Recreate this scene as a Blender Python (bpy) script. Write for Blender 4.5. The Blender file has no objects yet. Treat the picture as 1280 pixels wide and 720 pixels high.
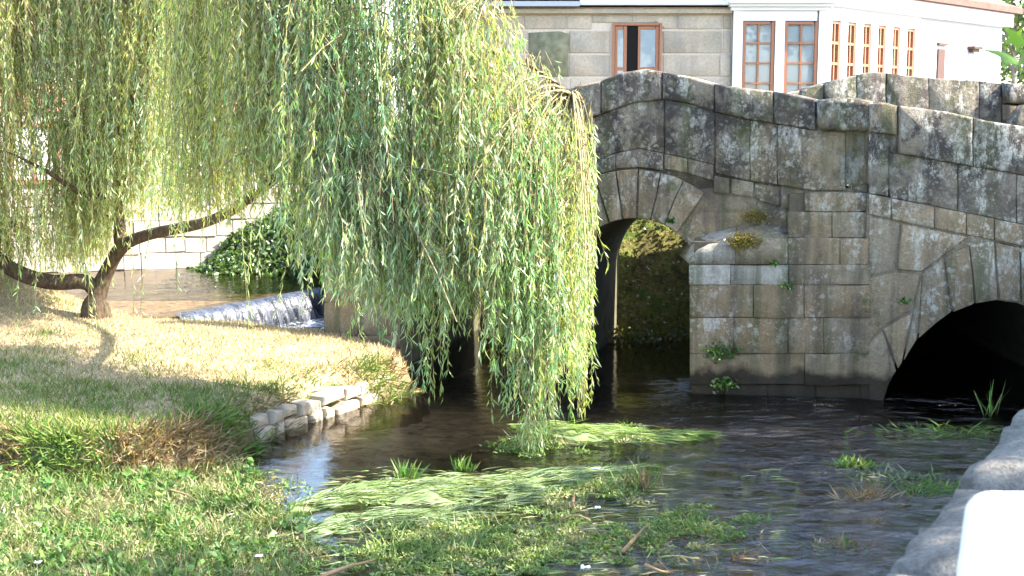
import bpy, math, random
import numpy as np
from mathutils import Vector, noise as mnoise

R = math.radians
random.seed(7)
rng = np.random.default_rng(7)
scene = bpy.context.scene
col = scene.collection

# ---------------------------------------------------------------- camera
FPX = 1667.0                      # focal length in photo pixels (1280 wide)
TILT = math.atan(220.0 / FPX)     # horizon at row 140 of 720
EYE = Vector((0.0, 0.0, 3.0))
cam_d = bpy.data.cameras.new('camera')
cam = bpy.data.objects.new('camera', cam_d)
col.objects.link(cam)
cam.location = EYE
cam.rotation_euler = (math.pi / 2 - TILT, 0, 0)
cam_d.sensor_width = 36
cam_d.lens = 36 * FPX / 1280
cam_d.clip_start = 0.05
cam_d.clip_end = 3000
cam_d.dof.use_dof = True
cam_d.dof.focus_distance = 13.5
cam_d.dof.aperture_fstop = 5.6
scene.camera = cam

# ---------------------------------------------------------------- sky, sun, exposure
SUN_AZ = R(-8)        # from +X towards +Y
SUN_EL = R(44)
world = bpy.data.worlds.new('World')
scene.world = world
world.use_nodes = True
wn = world.node_tree.nodes
wl = world.node_tree.links
sky = wn.new('ShaderNodeTexSky')
sky.sky_type = 'NISHITA'
sky.sun_disc = False
sky.sun_elevation = SUN_EL
sky.sun_rotation = math.pi / 2 - SUN_AZ
sky.dust_density = 1.2
sky.air_density = 1.0
wn['Background'].inputs['Strength'].default_value = 0.15
wl.new(sky.outputs[0], wn['Background'].inputs['Color'])
sun_d = bpy.data.lights.new('sun', 'SUN')
sun_d.energy = 3.7
sun_d.angle = R(0.55)
sun_d.color = (1.0, 0.93, 0.82)
sun = bpy.data.objects.new('sun', sun_d)
col.objects.link(sun)
to_sun = Vector((math.cos(SUN_EL) * math.cos(SUN_AZ), math.cos(SUN_EL) * math.sin(SUN_AZ), math.sin(SUN_EL)))
sun.rotation_euler = to_sun.to_track_quat('Z', 'Y').to_euler()
sun.location = to_sun * 40
vs = scene.view_settings
vs.view_transform = 'Standard'
vs.look = 'None'
vs.exposure = 2.75
vs.gamma = 1
vs.use_curve_mapping = False

# ---------------------------------------------------------------- measuring helpers
FWD = Vector((0, math.cos(TILT), -math.sin(TILT)))
UPV = Vector((0, math.sin(TILT), math.cos(TILT)))
RGT = Vector((1, 0, 0))

def ray(px, py):
    return FWD + RGT * ((px - 640) / FPX) + UPV * ((360 - py) / FPX)

def on_plane(px, py, pl):
    d = ray(px, py)
    t = (pl['o'] - EYE).dot(pl['n']) / d.dot(pl['n'])
    return EYE + d * t

def at_y(px, py, Y):
    d = ray(px, py)
    return EYE + d * (Y / d.y)

def at_z(px, py, z):
    d = ray(px, py)
    return EYE + d * ((z - 3.0) / d.z)

def plane(o, n):
    n = Vector(n).normalized()
    u = Vector((0, 0, 1)).cross(n).normalized()
    return {'o': Vector(o), 'n': n, 'u': u, 'v': Vector((0, 0, 1))}

def interp(x, pts):
    xs = [p[0] for p in pts]
    ys = [p[1] for p in pts]
    return float(np.interp(x, xs, ys))

# ---------------------------------------------------------------- object helpers
def link(name, verts, faces, material=None, parent=None, smooth=False, center=True):
    me = bpy.data.meshes.new(name)
    verts = [Vector(v) for v in verts]
    c = Vector((0, 0, 0))
    if center and verts:
        for v in verts:
            c += v
        c /= len(verts)
    me.from_pydata([tuple(v - c) for v in verts], [], faces)
    me.update()
    if material:
        me.materials.append(material)
    if smooth:
        me.polygons.foreach_set('use_smooth', [True] * len(me.polygons))
    o = bpy.data.objects.new(name, me)
    col.objects.link(o)
    base = Vector((0, 0, 0))
    if parent is not None:
        o.parent = parent
        base = world_loc(parent)
    o.location = c - base
    return o

def world_loc(o):
    v = Vector(o.location)
    while o.parent is not None:
        o = o.parent
        v += Vector(o.location)
    return v

def fast_mesh(name, V, F, material, parent=None, colors=None, smooth=False):
    """V (n,3) array, F (m,k) array of faces with k equal corners, colors (n,3)"""
    V = np.asarray(V, dtype=np.float32)
    F = np.asarray(F, dtype=np.int32)
    me = bpy.data.meshes.new(name)
    k = F.shape[1]
    base = np.zeros(3, np.float32)
    if parent is not None:
        base = np.array(world_loc(parent), dtype=np.float32)
    V = V - base
    me.vertices.add(len(V))
    me.vertices.foreach_set('co', V.ravel())
    me.loops.add(F.size)
    me.loops.foreach_set('vertex_index', F.ravel())
    me.polygons.add(len(F))
    me.polygons.foreach_set('loop_start', np.arange(0, F.size, k, dtype=np.int32))
    me.polygons.foreach_set('loop_total', np.full(len(F), k, dtype=np.int32))
    if smooth:
        me.polygons.foreach_set('use_smooth', np.ones(len(F), dtype=bool))
    me.update(calc_edges=True)
    if colors is not None:
        at = me.color_attributes.new('tint', 'FLOAT_COLOR', 'POINT')
        cc = np.ones((len(V), 4), np.float32)
        cc[:, :3] = colors
        at.data.foreach_set('color', cc.ravel())
    me.materials.append(material)
    o = bpy.data.objects.new(name, me)
    col.objects.link(o)
    if parent is not None:
        o.parent = parent
    return o

def empty(name, loc):
    o = bpy.data.objects.new(name, None)
    col.objects.link(o)
    o.location = loc
    o.empty_display_size = 0.2
    return o

def tag(o, label=None, cat=None, group=None, kind=None):
    if label:
        o['label'] = label
    if cat:
        o['category'] = cat
    if group:
        o['group'] = group
    if kind:
        o['kind'] = kind
    return o

def box_data(x0, x1, y0, y1, z0, z1):
    v = [(x0, y0, z0), (x1, y0, z0), (x1, y1, z0), (x0, y1, z0), (x0, y0, z1), (x1, y0, z1), (x1, y1, z1), (x0, y1, z1)]
    f = [(0, 3, 2, 1), (4, 5, 6, 7), (0, 1, 5, 4), (1, 2, 6, 5), (2, 3, 7, 6), (3, 0, 4, 7)]
    return v, f

def join_data(parts):
    V, F = [], []
    for v, f in parts:
        b = len(V)
        V += list(v)
        F += [tuple(i + b for i in q) for q in f]
    return V, F

def bar_on(pl, px0, px1, py0, py1, off0, off1):
    """box on a wall plane between two photo columns and two rows (measured at its centre), from off0 to off1 along the outward normal"""
    a = on_plane(px0, (py0 + py1) / 2, pl)
    b = on_plane(px1, (py0 + py1) / 2, pl)
    m = (px0 + px1) / 2
    zt = on_plane(m, py0, pl).z
    zb = on_plane(m, py1, pl).z
    return bar(pl, (a - pl['o']).dot(pl['u']), (b - pl['o']).dot(pl['u']), zb, zt, off0, off1)

def bar(pl, u0, u1, z0, z1, off0, off1):
    o, u, n = pl['o'], pl['u'], pl['n']
    V = []
    for z in (z0, z1):
        for uu, oo in ((u0, off1), (u1, off1), (u1, off0), (u0, off0)):
            p = o + u * uu + n * oo
            V.append(Vector((p.x, p.y, z)))
    f = [(0, 3, 2, 1), (4, 5, 6, 7), (0, 1, 5, 4), (1, 2, 6, 5), (2, 3, 7, 6), (3, 0, 4, 7)]
    return V, f

def prism_uv(uv, pl, depth, off=0.0, gap=0.002, bevel=0.010, bulge=0.008, jit=0.010, nsub=1, top_round=0.0):
    """weathered stone: outline in plane coordinates (u, z) -> closed block, front proud by off+bulge"""
    pts = [Vector((a, b)) for a, b in uv]
    area = sum(pts[i].x * pts[(i + 1) % len(pts)].y - pts[(i + 1) % len(pts)].x * pts[i].y for i in range(len(pts)))
    if area < 0:
        pts.reverse()
    dense = []
    n = len(pts)
    for i in range(n):
        a, b = pts[i], pts[(i + 1) % n]
        L = (b - a).length
        k = max(1, min(4, int(L / 0.22))) if nsub else 1
        for j in range(k):
            p = a.lerp(b, j / k)
            if j:
                p += Vector((random.uniform(-jit, jit), random.uniform(-jit, jit)))
            dense.append(p)
    c = sum(dense, Vector((0, 0))) / len(dense)
    m = len(dense)

    def inset(ps, d):
        out = []
        for i in range(m):
            a, b, e = ps[i - 1], ps[i], ps[(i + 1) % m]
            d1 = (b - a)
            d2 = (e - b)
            if d1.length < 1e-6:
                d1 = d2
            if d2.length < 1e-6:
                d2 = d1
            d1 = d1.normalized()
            d2 = d2.normalized()
            n1 = Vector((-d1.y, d1.x))
            n2 = Vector((-d2.y, d2.x))
            nn = n1 + n2
            if nn.length < 1e-3:
                nn = n1
            nn = nn.normalized()
            s = d / max(0.5, nn.dot(n1))
            out.append(b + nn * s)
        return out
    r0 = inset(dense, gap)
    r1 = inset(dense, gap + bevel * 0.3)
    r2 = inset(dense, gap + bevel)
    tilt_u = random.uniform(-0.02, 0.02)
    tilt_v = random.uniform(-0.02, 0.02)
    V = []

    def put(p, o_):
        w = pl['o'] + pl['u'] * p.x + pl['n'] * o_
        V.append(Vector((w.x, w.y, p.y)))
    zmax = max(p.y for p in dense)
    for p in r0:
        put(p, -depth)
    for p in r0:
        put(p, off - bevel * 0.8)
    for p in r1:
        put(p, off + bulge * 0.25)
    for p in r2:
        put(p, off + bulge * random.uniform(0.5, 1.0) + (p.x - c.x) * tilt_u + (p.y - c.y) * tilt_v)
    put(c, off + bulge * random.uniform(0.7, 1.5))
    F = []
    for a, b in ((0, 1), (1, 2), (2, 3)):
        for i in range(m):
            j = (i + 1) % m
            F.append((a * m + i, a * m + j, b * m + j, b * m + i))
    for i in range(m):
        F.append((3 * m + i, 3 * m + (i + 1) % m, 4 * m))
    F.append(tuple(range(m - 1, -1, -1)))
    return V, F

def px_uv(poly, pl):
    out = []
    for px, py in poly:
        p = on_plane(px, py, pl)
        out.append(((p - pl['o']).dot(pl['u']), p.z))
    return out

def stone_px(name, parent, poly, pl, material, depth=0.3, **kw):
    kw['off'] = kw.get('off', 0.0) + random.uniform(-0.012, 0.012)
    V, F = prism_uv(px_uv(poly, pl), pl, depth, **kw)
    return link(name, V, F, material, parent, smooth=True)

def tube(path, radii, sides=8, cap=True):
    V, F = [], []
    P = [Vector(p) for p in path]
    n = len(P)
    ref = Vector((0.31, 0.2, 0.93)).normalized()
    for i in range(n):
        t = (P[min(i + 1, n - 1)] - P[max(i - 1, 0)]).normalized()
        a = t.cross(ref)
        if a.length < 0.05:
            a = t.cross(Vector((1, 0, 0)))
        a.normalize()
        b = t.cross(a).normalized()
        r = radii[i]
        for k in range(sides):
            q = 2 * math.pi * k / sides
            V.append(P[i] + (a * math.cos(q) + b * math.sin(q)) * r)
    for i in range(n - 1):
        for k in range(sides):
            k2 = (k + 1) % sides
            F.append((i * sides + k, i * sides + k2, (i + 1) * sides + k2, (i + 1) * sides + k))
    if cap:
        F.append(tuple(range(sides - 1, -1, -1)))
        F.append(tuple((n - 1) * sides + k for k in range(sides)))
    return V, F

def spline(pts, n):
    P = [Vector(p) for p in pts]
    P = [P[0] * 2 - P[1]] + P + [P[-1] * 2 - P[-2]]
    segs = len(P) - 3
    out = []
    for i in range(n):
        t = i / (n - 1) * segs
        k = min(int(t), segs - 1)
        f = t - k
        a, b, c, d = P[k:k + 4]
        out.append(0.5 * ((2 * b) + (c - a) * f + (2 * a - 5 * b + 4 * c - d) * f * f + (3 * b - a - 3 * c + d) * f ** 3))
    return out

# ---------------------------------------------------------------- material helpers
class G:
    def __init__(self, name):
        self.m = bpy.data.materials.new(name)
        self.m.use_nodes = True
        self.t = self.m.node_tree
        self.t.nodes.clear()
        self.out = self.t.nodes.new('ShaderNodeOutputMaterial')

    def n(self, typ, **kw):
        nd = self.t.nodes.new(typ)
        for k, v in kw.items():
            setattr(nd, k, v)
        return nd

    def set(self, sock, v):
        if hasattr(v, 'is_linked') or isinstance(v, bpy.types.NodeSocket):
            self.t.links.new(v, sock)
        else:
            if isinstance(v, (tuple, list)) and len(v) == 3 and sock.type == 'RGBA':
                v = (*v, 1)
            sock.default_value = v

    def pos(self):
        return self.n('ShaderNodeNewGeometry').outputs['Position']

    def mapping(self, vec, scale=(1, 1, 1), rot=(0, 0, 0)):
        nd = self.n('ShaderNodeMapping')
        self.set(nd.inputs['Vector'], vec)
        nd.inputs['Scale'].default_value = scale
        nd.inputs['Rotation'].default_value = rot
        return nd.outputs[0]

    def noise(self, vec, scale, detail=4, rough=0.55, dist=0.0):
        nd = self.n('ShaderNodeTexNoise')
        self.set(nd.inputs['Vector'], vec)
        nd.inputs['Scale'].default_value = scale
        nd.inputs['Detail'].default_value = detail
        nd.inputs['Roughness'].default_value = rough
        nd.inputs['Distortion'].default_value = dist
        return nd.outputs['Fac']

    def voro(self, vec, scale, feature='F1', rnd=1.0):
        nd = self.n('ShaderNodeTexVoronoi', feature=feature)
        self.set(nd.inputs['Vector'], vec)
        nd.inputs['Scale'].default_value = scale
        nd.inputs['Randomness'].default_value = rnd
        return nd.outputs[0]

    def ramp(self, fac, stops):
        nd = self.n('ShaderNodeValToRGB')
        self.set(nd.inputs[0], fac)
        e = nd.color_ramp.elements
        while len(e) < len(stops):
            e.new(0.5)
        for el, (p, c) in zip(e, stops):
            el.position = p
            el.color = (*c, 1) if isinstance(c, (tuple, list)) else (c, c, c, 1)
        return nd.outputs[0]

    def mix(self, fac, a, b, mode='MIX'):
        nd = self.n('ShaderNodeMix', data_type='RGBA', blend_type=mode)
        self.set(nd.inputs[0], fac)
        self.set(nd.inputs[6], a)
        self.set(nd.inputs[7], b)
        return nd.outputs[2]

    def math(self, op, a, b=0.0, clamp=False):
        nd = self.n('ShaderNodeMath', operation=op, use_clamp=clamp)
        self.set(nd.inputs[0], a)
        self.set(nd.inputs[1], b)
        return nd.outputs[0]

    def rnd(self):
        return self.n('ShaderNodeObjectInfo').outputs['Random']

    def sep(self, vec):
        nd = self.n('ShaderNodeSeparateXYZ')
        self.set(nd.inputs[0], vec)
        return nd.outputs

    def bump(self, h, strength=0.5, dist=0.02):
        nd = self.n('ShaderNodeBump')
        self.set(nd.inputs['Height'], h)
        nd.inputs['Strength'].default_value = strength
        nd.inputs['Distance'].default_value = dist
        return nd.outputs[0]

    def principled(self, color, rough=0.85, normal=None, spec=0.3, **kw):
        nd = self.n('ShaderNodeBsdfPrincipled')
        self.set(nd.inputs['Base Color'], color)
        self.set(nd.inputs['Roughness'], rough)
        nd.inputs['Specular IOR Level'].default_value = spec
        if normal is not None:
            self.set(nd.inputs['Normal'], normal)
        for k, v in kw.items():
            self.set(nd.inputs[k], v)
        self.t.links.new(nd.outputs[0], self.out.inputs[0])
        return nd

M = {}

def plain(name, c, rough=0.7, nscale=14, amt=0.15, spec=0.3, bump=0.1):
    g = G(name)
    p = g.pos()
    n = g.noise(p, nscale, 5)
    cc = g.mix(g.math('MULTIPLY', n, 1.0), tuple(x * (1 - amt * 2) for x in c), tuple(min(0.9, x * (1 + amt)) for x in c))
    g.principled(cc, rough, g.bump(n, bump, 0.01), spec)
    M[name] = g.m
    return g.m

def bridge_mat(name, base_a, base_b, dark_amt, white_amt, zdark=1.9):
    g = G(name)
    p = g.pos()
    x, y, z = g.sep(p)
    rnd = g.rnd()
    big = g.noise(p, 1.3, 4, 0.6)
    mid = g.noise(p, 7.0, 8, 0.72)
    fine = g.noise(p, 48, 5, 0.75)
    c = g.mix(g.ramp(big, [(0.3, 0.0), (0.7, 1.0)]), base_a, base_b)
    c = g.mix(g.math('MULTIPLY', rnd, 0.75), c, g.mix(rnd, (0.17, 0.135, 0.105), (0.25, 0.22, 0.17)))
    c = g.mix(0.55, c, g.ramp(mid, [(0.25, 0.3), (0.75, 0.7)]), 'OVERLAY')
    c = g.mix(0.5, c, g.ramp(fine, [(0.3, 0.25), (0.7, 0.75)]), 'OVERLAY')
    # black crust lichen, mostly on the upper courses
    up = g.ramp(g.math('DIVIDE', z, 3.6), [(0.45, 0.0), (0.72, 1.0)])
    crust = g.noise(g.mapping(p, (1, 1, 0.8)), 3.1, 7, 0.68)
    crust = g.ramp(crust, [(0.44, 0.0), (0.56, 1.0)])
    crust = g.math('MULTIPLY', crust, g.math('ADD', g.math('MULTIPLY', up, dark_amt), 0.12))
    c = g.mix(crust, c, (0.062, 0.054, 0.054))
    # damp green and dark streaks running down
    st = g.noise(g.mapping(p, (3.2, 3.2, 0.18)), 1.6, 4, 0.6)
    c = g.mix(g.math('MULTIPLY', g.ramp(st, [(0.49, 0.0), (0.64, 1.0)]), 0.65), c, (0.085, 0.098, 0.05))
    st2 = g.noise(g.mapping(p, (4.2, 4.2, 0.25)), 1.1, 5, 0.6)
    c = g.mix(g.math('MULTIPLY', g.ramp(st2, [(0.50, 0.0), (0.64, 1.0)]), 0.65), c, (0.085, 0.072, 0.06))
    # pale lichen: clustered spots and smears at three sizes
    wv = g.n('ShaderNodeVectorMath', operation='ADD')
    wn_ = g.n('ShaderNodeTexNoise')
    wn_.inputs['Scale'].default_value = 14
    wn_.inputs['Detail'].default_value = 4
    g.set(wn_.inputs['Vector'], p)
    sc = g.n('ShaderNodeVectorMath', operation='SCALE')
    g.set(sc.inputs[0], wn_.outputs['Color'])
    sc.inputs['Scale'].default_value = 0.12
    g.set(wv.inputs[0], p)
    g.set(wv.inputs[1], sc.outputs[0])
    sp = g.voro(wv.outputs[0], 10.0)
    spots = g.ramp(sp, [(0.20, 0.8), (0.34, 0.0)])
    sp2 = g.voro(g.mapping(wv.outputs[0], (1, 1, 1), (0.4, 0.3, 0.2)), 24.0)
    spots = g.math('MAXIMUM', spots, g.ramp(sp2, [(0.22, 0.5), (0.38, 0.0)]))
    smear = g.ramp(g.noise(g.mapping(p, (1.5, 1.5, 0.6)), 4.2, 9, 0.76), [(0.52, 0.0), (0.60, 1.0)])
    spots = g.math('MAXIMUM', spots, smear)
    where = g.ramp(g.noise(p, 1.9, 5, 0.7), [(0.42, 0.03), (0.57, 1.0)])
    dry = g.ramp(z, [(0.30, 0.0), (0.75, 1.0)])
    lich = g.math('MULTIPLY', g.math('MULTIPLY', spots, where), dry)
    fine2 = g.ramp(g.noise(p, 30, 6, 0.75), [(0.34, 0.1), (0.56, 1.0)])
    lich = g.math('MULTIPLY', g.math('MULTIPLY', lich, fine2), white_amt)
    c = g.mix(lich, c, (0.55, 0.55, 0.52))
    patch = g.ramp(g.noise(p, 4.3, 8, 0.75), [(0.55, 0.0), (0.64, 1.0)])
    c = g.mix(g.math('MULTIPLY', g.math('MULTIPLY', patch, up), 0.5 * white_amt), c, (0.33, 0.33, 0.31))
    # moss near joints low down, wet foot
    ms = g.ramp(g.noise(p, 2.6, 6, 0.7), [(0.60, 0.0), (0.68, 1.0)])
    c = g.mix(g.math('MULTIPLY', ms, 0.7), c, (0.07, 0.085, 0.022))
    wob = g.math('ADD', z, g.math('MULTIPLY', g.noise(p, 3.5, 4), -0.45))
    wet = g.ramp(wob, [(-0.02 + 0.0, 1.0), (0.10, 0.0)])
    wetf = g.math('MAXIMUM', wet, 0.0)
    c = g.mix(g.math('MULTIPLY', wetf, 0.9), c, (0.022, 0.019, 0.016))
    c = g.mix(1.0, c, (1.0, 0.95, 0.88), 'MULTIPLY')
    h = g.math('ADD', g.math('MULTIPLY', mid, 0.9), g.math('ADD', g.math('MULTIPLY', fine, 0.35), g.math('MULTIPLY', lich, 0.1)))
    g.principled(c, 0.9, g.bump(h, 0.9, 0.045), 0.2)
    M[name] = g.m
    return g.m

bridge_mat('bridge_stone', (0.275, 0.20, 0.125), (0.32, 0.255, 0.175), 0.85, 0.9)
bridge_mat('crusted_stone', (0.165, 0.145, 0.13), (0.22, 0.20, 0.18), 1.1, 1.0)
bridge_mat('pier_stone', (0.27, 0.19, 0.11), (0.30, 0.225, 0.145), 0.35, 0.85)
bridge_mat('bright_lichen_stone', (0.36, 0.34, 0.31), (0.50, 0.49, 0.46), 0.2, 1.0)
bridge_mat('joint_stone', (0.20, 0.155, 0.11), (0.24, 0.195, 0.145), 0.8, 0.5)
plain('mortar', (0.13, 0.105, 0.075), 0.95, 20, 0.3, 0.1, 0.6)

plain('vault_lit_stone', (0.13, 0.12, 0.075), 0.9, 6, 0.35, 0.2, 0.9)  # left vault: light from its far end mixed into the stone colour
plain('vault_shade_stone', (0.045, 0.042, 0.032), 0.9, 6, 0.3, 0.2, 0.8)  # right vault and its end wall: deep shade put into the colour

def water_mat(name, tint, bumps, rough=0.02):
    g = G(name)
    p = g.pos()
    h = None
    for sc, s, amp in bumps:
        n = g.math('MULTIPLY', g.noise(g.mapping(p, sc), s, 3, 0.5, 0.4), amp)
        h = n if h is None else g.math('ADD', h, n)
    nrm = g.bump(h, 1.0, 1.0)
    fr = g.n('ShaderNodeFresnel')
    fr.inputs['IOR'].default_value = 1.33
    g.set(fr.inputs['Normal'], nrm)
    gl = g.n('ShaderNodeBsdfGlossy')
    gl.inputs['Roughness'].default_value = rough
    g.set(gl.inputs['Normal'], nrm)
    tr = g.n('ShaderNodeBsdfTransparent')
    tr.inputs['Color'].default_value = (*tint, 1)
    mx = g.n('ShaderNodeMixShader')
    g.set(mx.inputs[0], fr.outputs[0])
    g.set(mx.inputs[1], tr.outputs[0])
    g.set(mx.inputs[2], gl.outputs[0])
    g.t.links.new(mx.outputs[0], g.out.inputs[0])
    M[name] = g.m
    return g

def river_mat():
    g = G('river_water')
    p = g.pos()
    x, y, z = g.sep(p)
    # livelier shallow riffle on the right and towards the viewer, calm pool upstream
    q = g.math('ADD', g.math('MULTIPLY', x, 0.30), g.math('MULTIPLY', g.math('SUBTRACT', 13.0, y), 0.16))
    q = g.math('ADD', q, g.math('MULTIPLY', g.noise(p, 0.7, 3), 0.5))
    rif = g.ramp(q, [(0.45, 0.05), (1.05, 1.0)])
    n1 = g.noise(g.mapping(p, (1.0, 1.45, 1), (0, 0, R(24))), 3.6, 5, 0.62, 1.1)
    n2 = g.noise(g.mapping(p, (1.0, 1.3, 1), (0, 0, R(-18))), 12, 4, 0.6, 0.8)
    n3 = g.noise(p, 1.1, 2)
    h = g.math('ADD', g.math('MULTIPLY', n1, 0.085), g.math('MULTIPLY', n2, 0.012))
    h = g.math('MULTIPLY', h, g.ramp(g.noise(p, 0.9, 3, 0.6), [(0.35, 0.35), (0.62, 1.25)]))
    h = g.math('MULTIPLY', h, rif)
    h = g.math('ADD', h, g.math('MULTIPLY', n3, 0.006))
    nrm = g.bump(h, 1.0, 1.0)
    fr = g.n('ShaderNodeFresnel')
    fr.inputs['IOR'].default_value = 1.85
    g.set(fr.inputs['Normal'], nrm)
    gl = g.n('ShaderNodeBsdfGlossy')
    gl.inputs['Roughness'].default_value = 0.035
    g.set(gl.inputs['Normal'], nrm)
    tr = g.n('ShaderNodeBsdfTransparent')
    tr.inputs['Color'].default_value = (0.88, 0.84, 0.75, 1)
    mx = g.n('ShaderNodeMixShader')
    g.set(mx.inputs[0], fr.outputs[0])
    g.set(mx.inputs[1], tr.outputs[0])
    g.set(mx.inputs[2], gl.outputs[0])
    g.t.links.new(mx.outputs[0], g.out.inputs[0])
    M['river_water'] = g.m
river_mat()
water_mat('upper_water', (0.6, 0.52, 0.38), [((1, 1, 1), 3.0, 0.02), ((1, 1, 1), 9.0, 0.006)])

def bed_mat():
    g = G('riverbed')
    p = g.pos()
    v = g.n('ShaderNodeTexVoronoi')
    g.set(v.inputs['Vector'], g.mapping(p, (1, 1, 0.5)))
    v.inputs['Scale'].default_value = 9
    n = g.noise(p, 2.2, 5, 0.65)
    c = g.mix(g.ramp(n, [(0.35, 0.0), (0.65, 1.0)]), (0.19, 0.125, 0.062), (0.36, 0.25, 0.14))
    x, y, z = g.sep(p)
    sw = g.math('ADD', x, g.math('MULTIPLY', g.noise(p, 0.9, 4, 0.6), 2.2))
    sunlit_sand = g.ramp(g.math('MULTIPLY', g.math('ADD', sw, 2.0), 0.2), [(0.26, 1.0), (0.58, 0.0)])  # sandy bed on the left, paled in colour to look sunlit
    c = g.mix(sunlit_sand, c, g.mix(n, (0.46, 0.35, 0.22), (0.58, 0.46, 0.31)))
    riffle_shade = g.ramp(g.math('MULTIPLY', sw, 0.2), [(0.40, 0.0), (0.62, 0.85)])  # bed darkened to the right, painting in the shade under the riffle
    c = g.mix(riffle_shade, c, g.mix(n, (0.08, 0.08, 0.085), (0.14, 0.14, 0.145)))
    c = g.mix(0.6, c, g.ramp(v.outputs['Color'], [(0.0, 0.25), (1.0, 0.75)]), 'OVERLAY')
    c = g.mix(g.ramp(g.noise(p, 6, 5, 0.7), [(0.52, 0.0), (0.64, 0.7)]), c, (0.05, 0.038, 0.022))
    g.principled(c, 0.9, g.bump(v.outputs['Distance'], 0.9, 0.05), 0.2)
    M['riverbed'] = g.m
bed_mat()

def bank_mat():
    g = G('bank_soil')
    p = g.pos()
    x, y, z = g.sep(p)
    n = g.noise(p, 2.0, 6, 0.65)
    n2 = g.noise(p, 18, 5, 0.7)
    c = g.ramp(n, [(0.3, (0.42, 0.33, 0.20)), (0.56, (0.36, 0.29, 0.16)), (0.72, (0.15, 0.18, 0.05))])
    c = g.mix(0.6, c, g.ramp(n2, [(0.3, 0.25), (0.7, 0.75)]), 'OVERLAY')
    low = g.ramp(z, [(0.12, 1.0), (0.30, 0.0)])
    c = g.mix(g.math('MULTIPLY', low, 0.8), c, (0.10, 0.07, 0.04))
    g.principled(c, 0.95, g.bump(g.math('ADD', n, n2), 0.7, 0.04), 0.1)
    M['bank_soil'] = g.m
bank_mat()

def moss_mat():
    g = G('mossy_earth')
    p = g.pos()
    n = g.noise(p, 3.0, 6, 0.7)
    n2 = g.noise(p, 14, 5, 0.7)
    c = g.ramp(n, [(0.35, (0.10, 0.075, 0.04)), (0.52, (0.16, 0.15, 0.045)), (0.66, (0.07, 0.12, 0.025))])
    c = g.mix(0.7, c, g.ramp(n2, [(0.3, 0.2), (0.7, 0.8)]), 'OVERLAY')
    g.principled(c, 0.95, g.bump(g.math('ADD', n, n2), 1.0, 0.08), 0.1)
    M['mossy_earth'] = g.m
moss_mat()

def leaf_mat(name, transl=0.45, rough=0.45, gloss=0.06, tint=(1, 1, 1)):
    g = G(name)
    a = g.n('ShaderNodeVertexColor', layer_name='tint')
    d = g.n('ShaderNodeBsdfDiffuse')
    t = g.n('ShaderNodeBsdfTranslucent')
    s = g.n('ShaderNodeBsdfGlossy')
    s.inputs['Roughness'].default_value = rough
    g.t.links.new(a.outputs[0], d.inputs[0])
    tc = g.mix(1.0, a.outputs[0], (1.15, 1.1, 0.55), 'MULTIPLY')
    g.set(t.inputs[0], tc)
    m1 = g.n('ShaderNodeMixShader')
    m1.inputs[0].default_value = transl
    g.set(m1.inputs[1], d.outputs[0])
    g.set(m1.inputs[2], t.outputs[0])
    m2 = g.n('ShaderNodeMixShader')
    m2.inputs[0].default_value = gloss
    g.set(m2.inputs[1], m1.outputs[0])
    g.set(m2.inputs[2], s.outputs[0])
    g.t.links.new(m2.outputs[0], g.out.inputs[0])
    M[name] = g.m
    return g.m
leaf_mat('willow_leaf', 0.5, 0.4, 0.06)
leaf_mat('broad_leaf', 0.45, 0.35, 0.06)
leaf_mat('grass_blade', 0.25, 0.5, 0.03)
leaf_mat('water_weed', 0.30, 0.45, 0.03)

def bark_mat(name, a, b):
    g = G(name)
    p = g.pos()
    n = g.noise(g.mapping(p, (1, 1, 0.35)), 22, 6, 0.7)
    n2 = g.noise(p, 3, 3)
    c = g.mix(g.ramp(n, [(0.35, 0.0), (0.65, 1.0)]), a, b)
    c = g.mix(g.math('MULTIPLY', g.ramp(n2, [(0.5, 0.0), (0.7, 1.0)]), 0.4), c, (0.10, 0.11, 0.05))
    g.principled(c, 0.95, g.bump(n, 0.9, 0.03), 0.15)
    M[name] = g.m
bark_mat('willow_bark', (0.035, 0.025, 0.016), (0.12, 0.085, 0.055))
bark_mat('twig_bark', (0.20, 0.16, 0.08), (0.32, 0.27, 0.15))
bark_mat('plane_bark', (0.16, 0.14, 0.10), (0.30, 0.27, 0.20))

def ashlar_mat():
    g = G('house_ashlar')
    p = g.pos()
    rnd = g.rnd()
    n = g.noise(p, 1.6, 5, 0.6)
    n2 = g.noise(p, 26, 4, 0.7)
    c = g.mix(rnd, (0.37, 0.29, 0.20), (0.47, 0.38, 0.28))
    c = g.mix(g.ramp(n, [(0.4, 0.0), (0.7, 0.5)]), c, (0.27, 0.26, 0.22))
    c = g.mix(0.5, c, g.ramp(n2, [(0.3, 0.3), (0.7, 0.7)]), 'OVERLAY')
    st = g.noise(g.mapping(p, (2.6, 2.6, 0.2)), 1.2, 4)
    c = g.mix(g.math('MULTIPLY', g.ramp(st, [(0.52, 0.0), (0.68, 1.0)]), 0.4), c, (0.20, 0.19, 0.17))
    g.principled(c, 0.9, g.bump(n2, 0.3, 0.01), 0.2)
    M['house_ashlar'] = g.m
ashlar_mat()
plain('pale_mortar', (0.60, 0.49, 0.38), 0.95, 20, 0.15, 0.1, 0.3)
plain('rough_fill', (0.22, 0.21, 0.13), 0.95, 7, 0.4, 0.1, 1.0)
plain('white_paint', (0.80, 0.80, 0.80), 0.45, 3, 0.03, 0.4, 0.02)
plain('white_render', (0.62, 0.64, 0.67), 0.85, 4, 0.04, 0.2, 0.1)
plain('window_wood', (0.33, 0.135, 0.065), 0.5, 30, 0.15, 0.4, 0.1)
plain('dark_wood', (0.085, 0.04, 0.028), 0.6, 20, 0.2, 0.3, 0.1)
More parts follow.
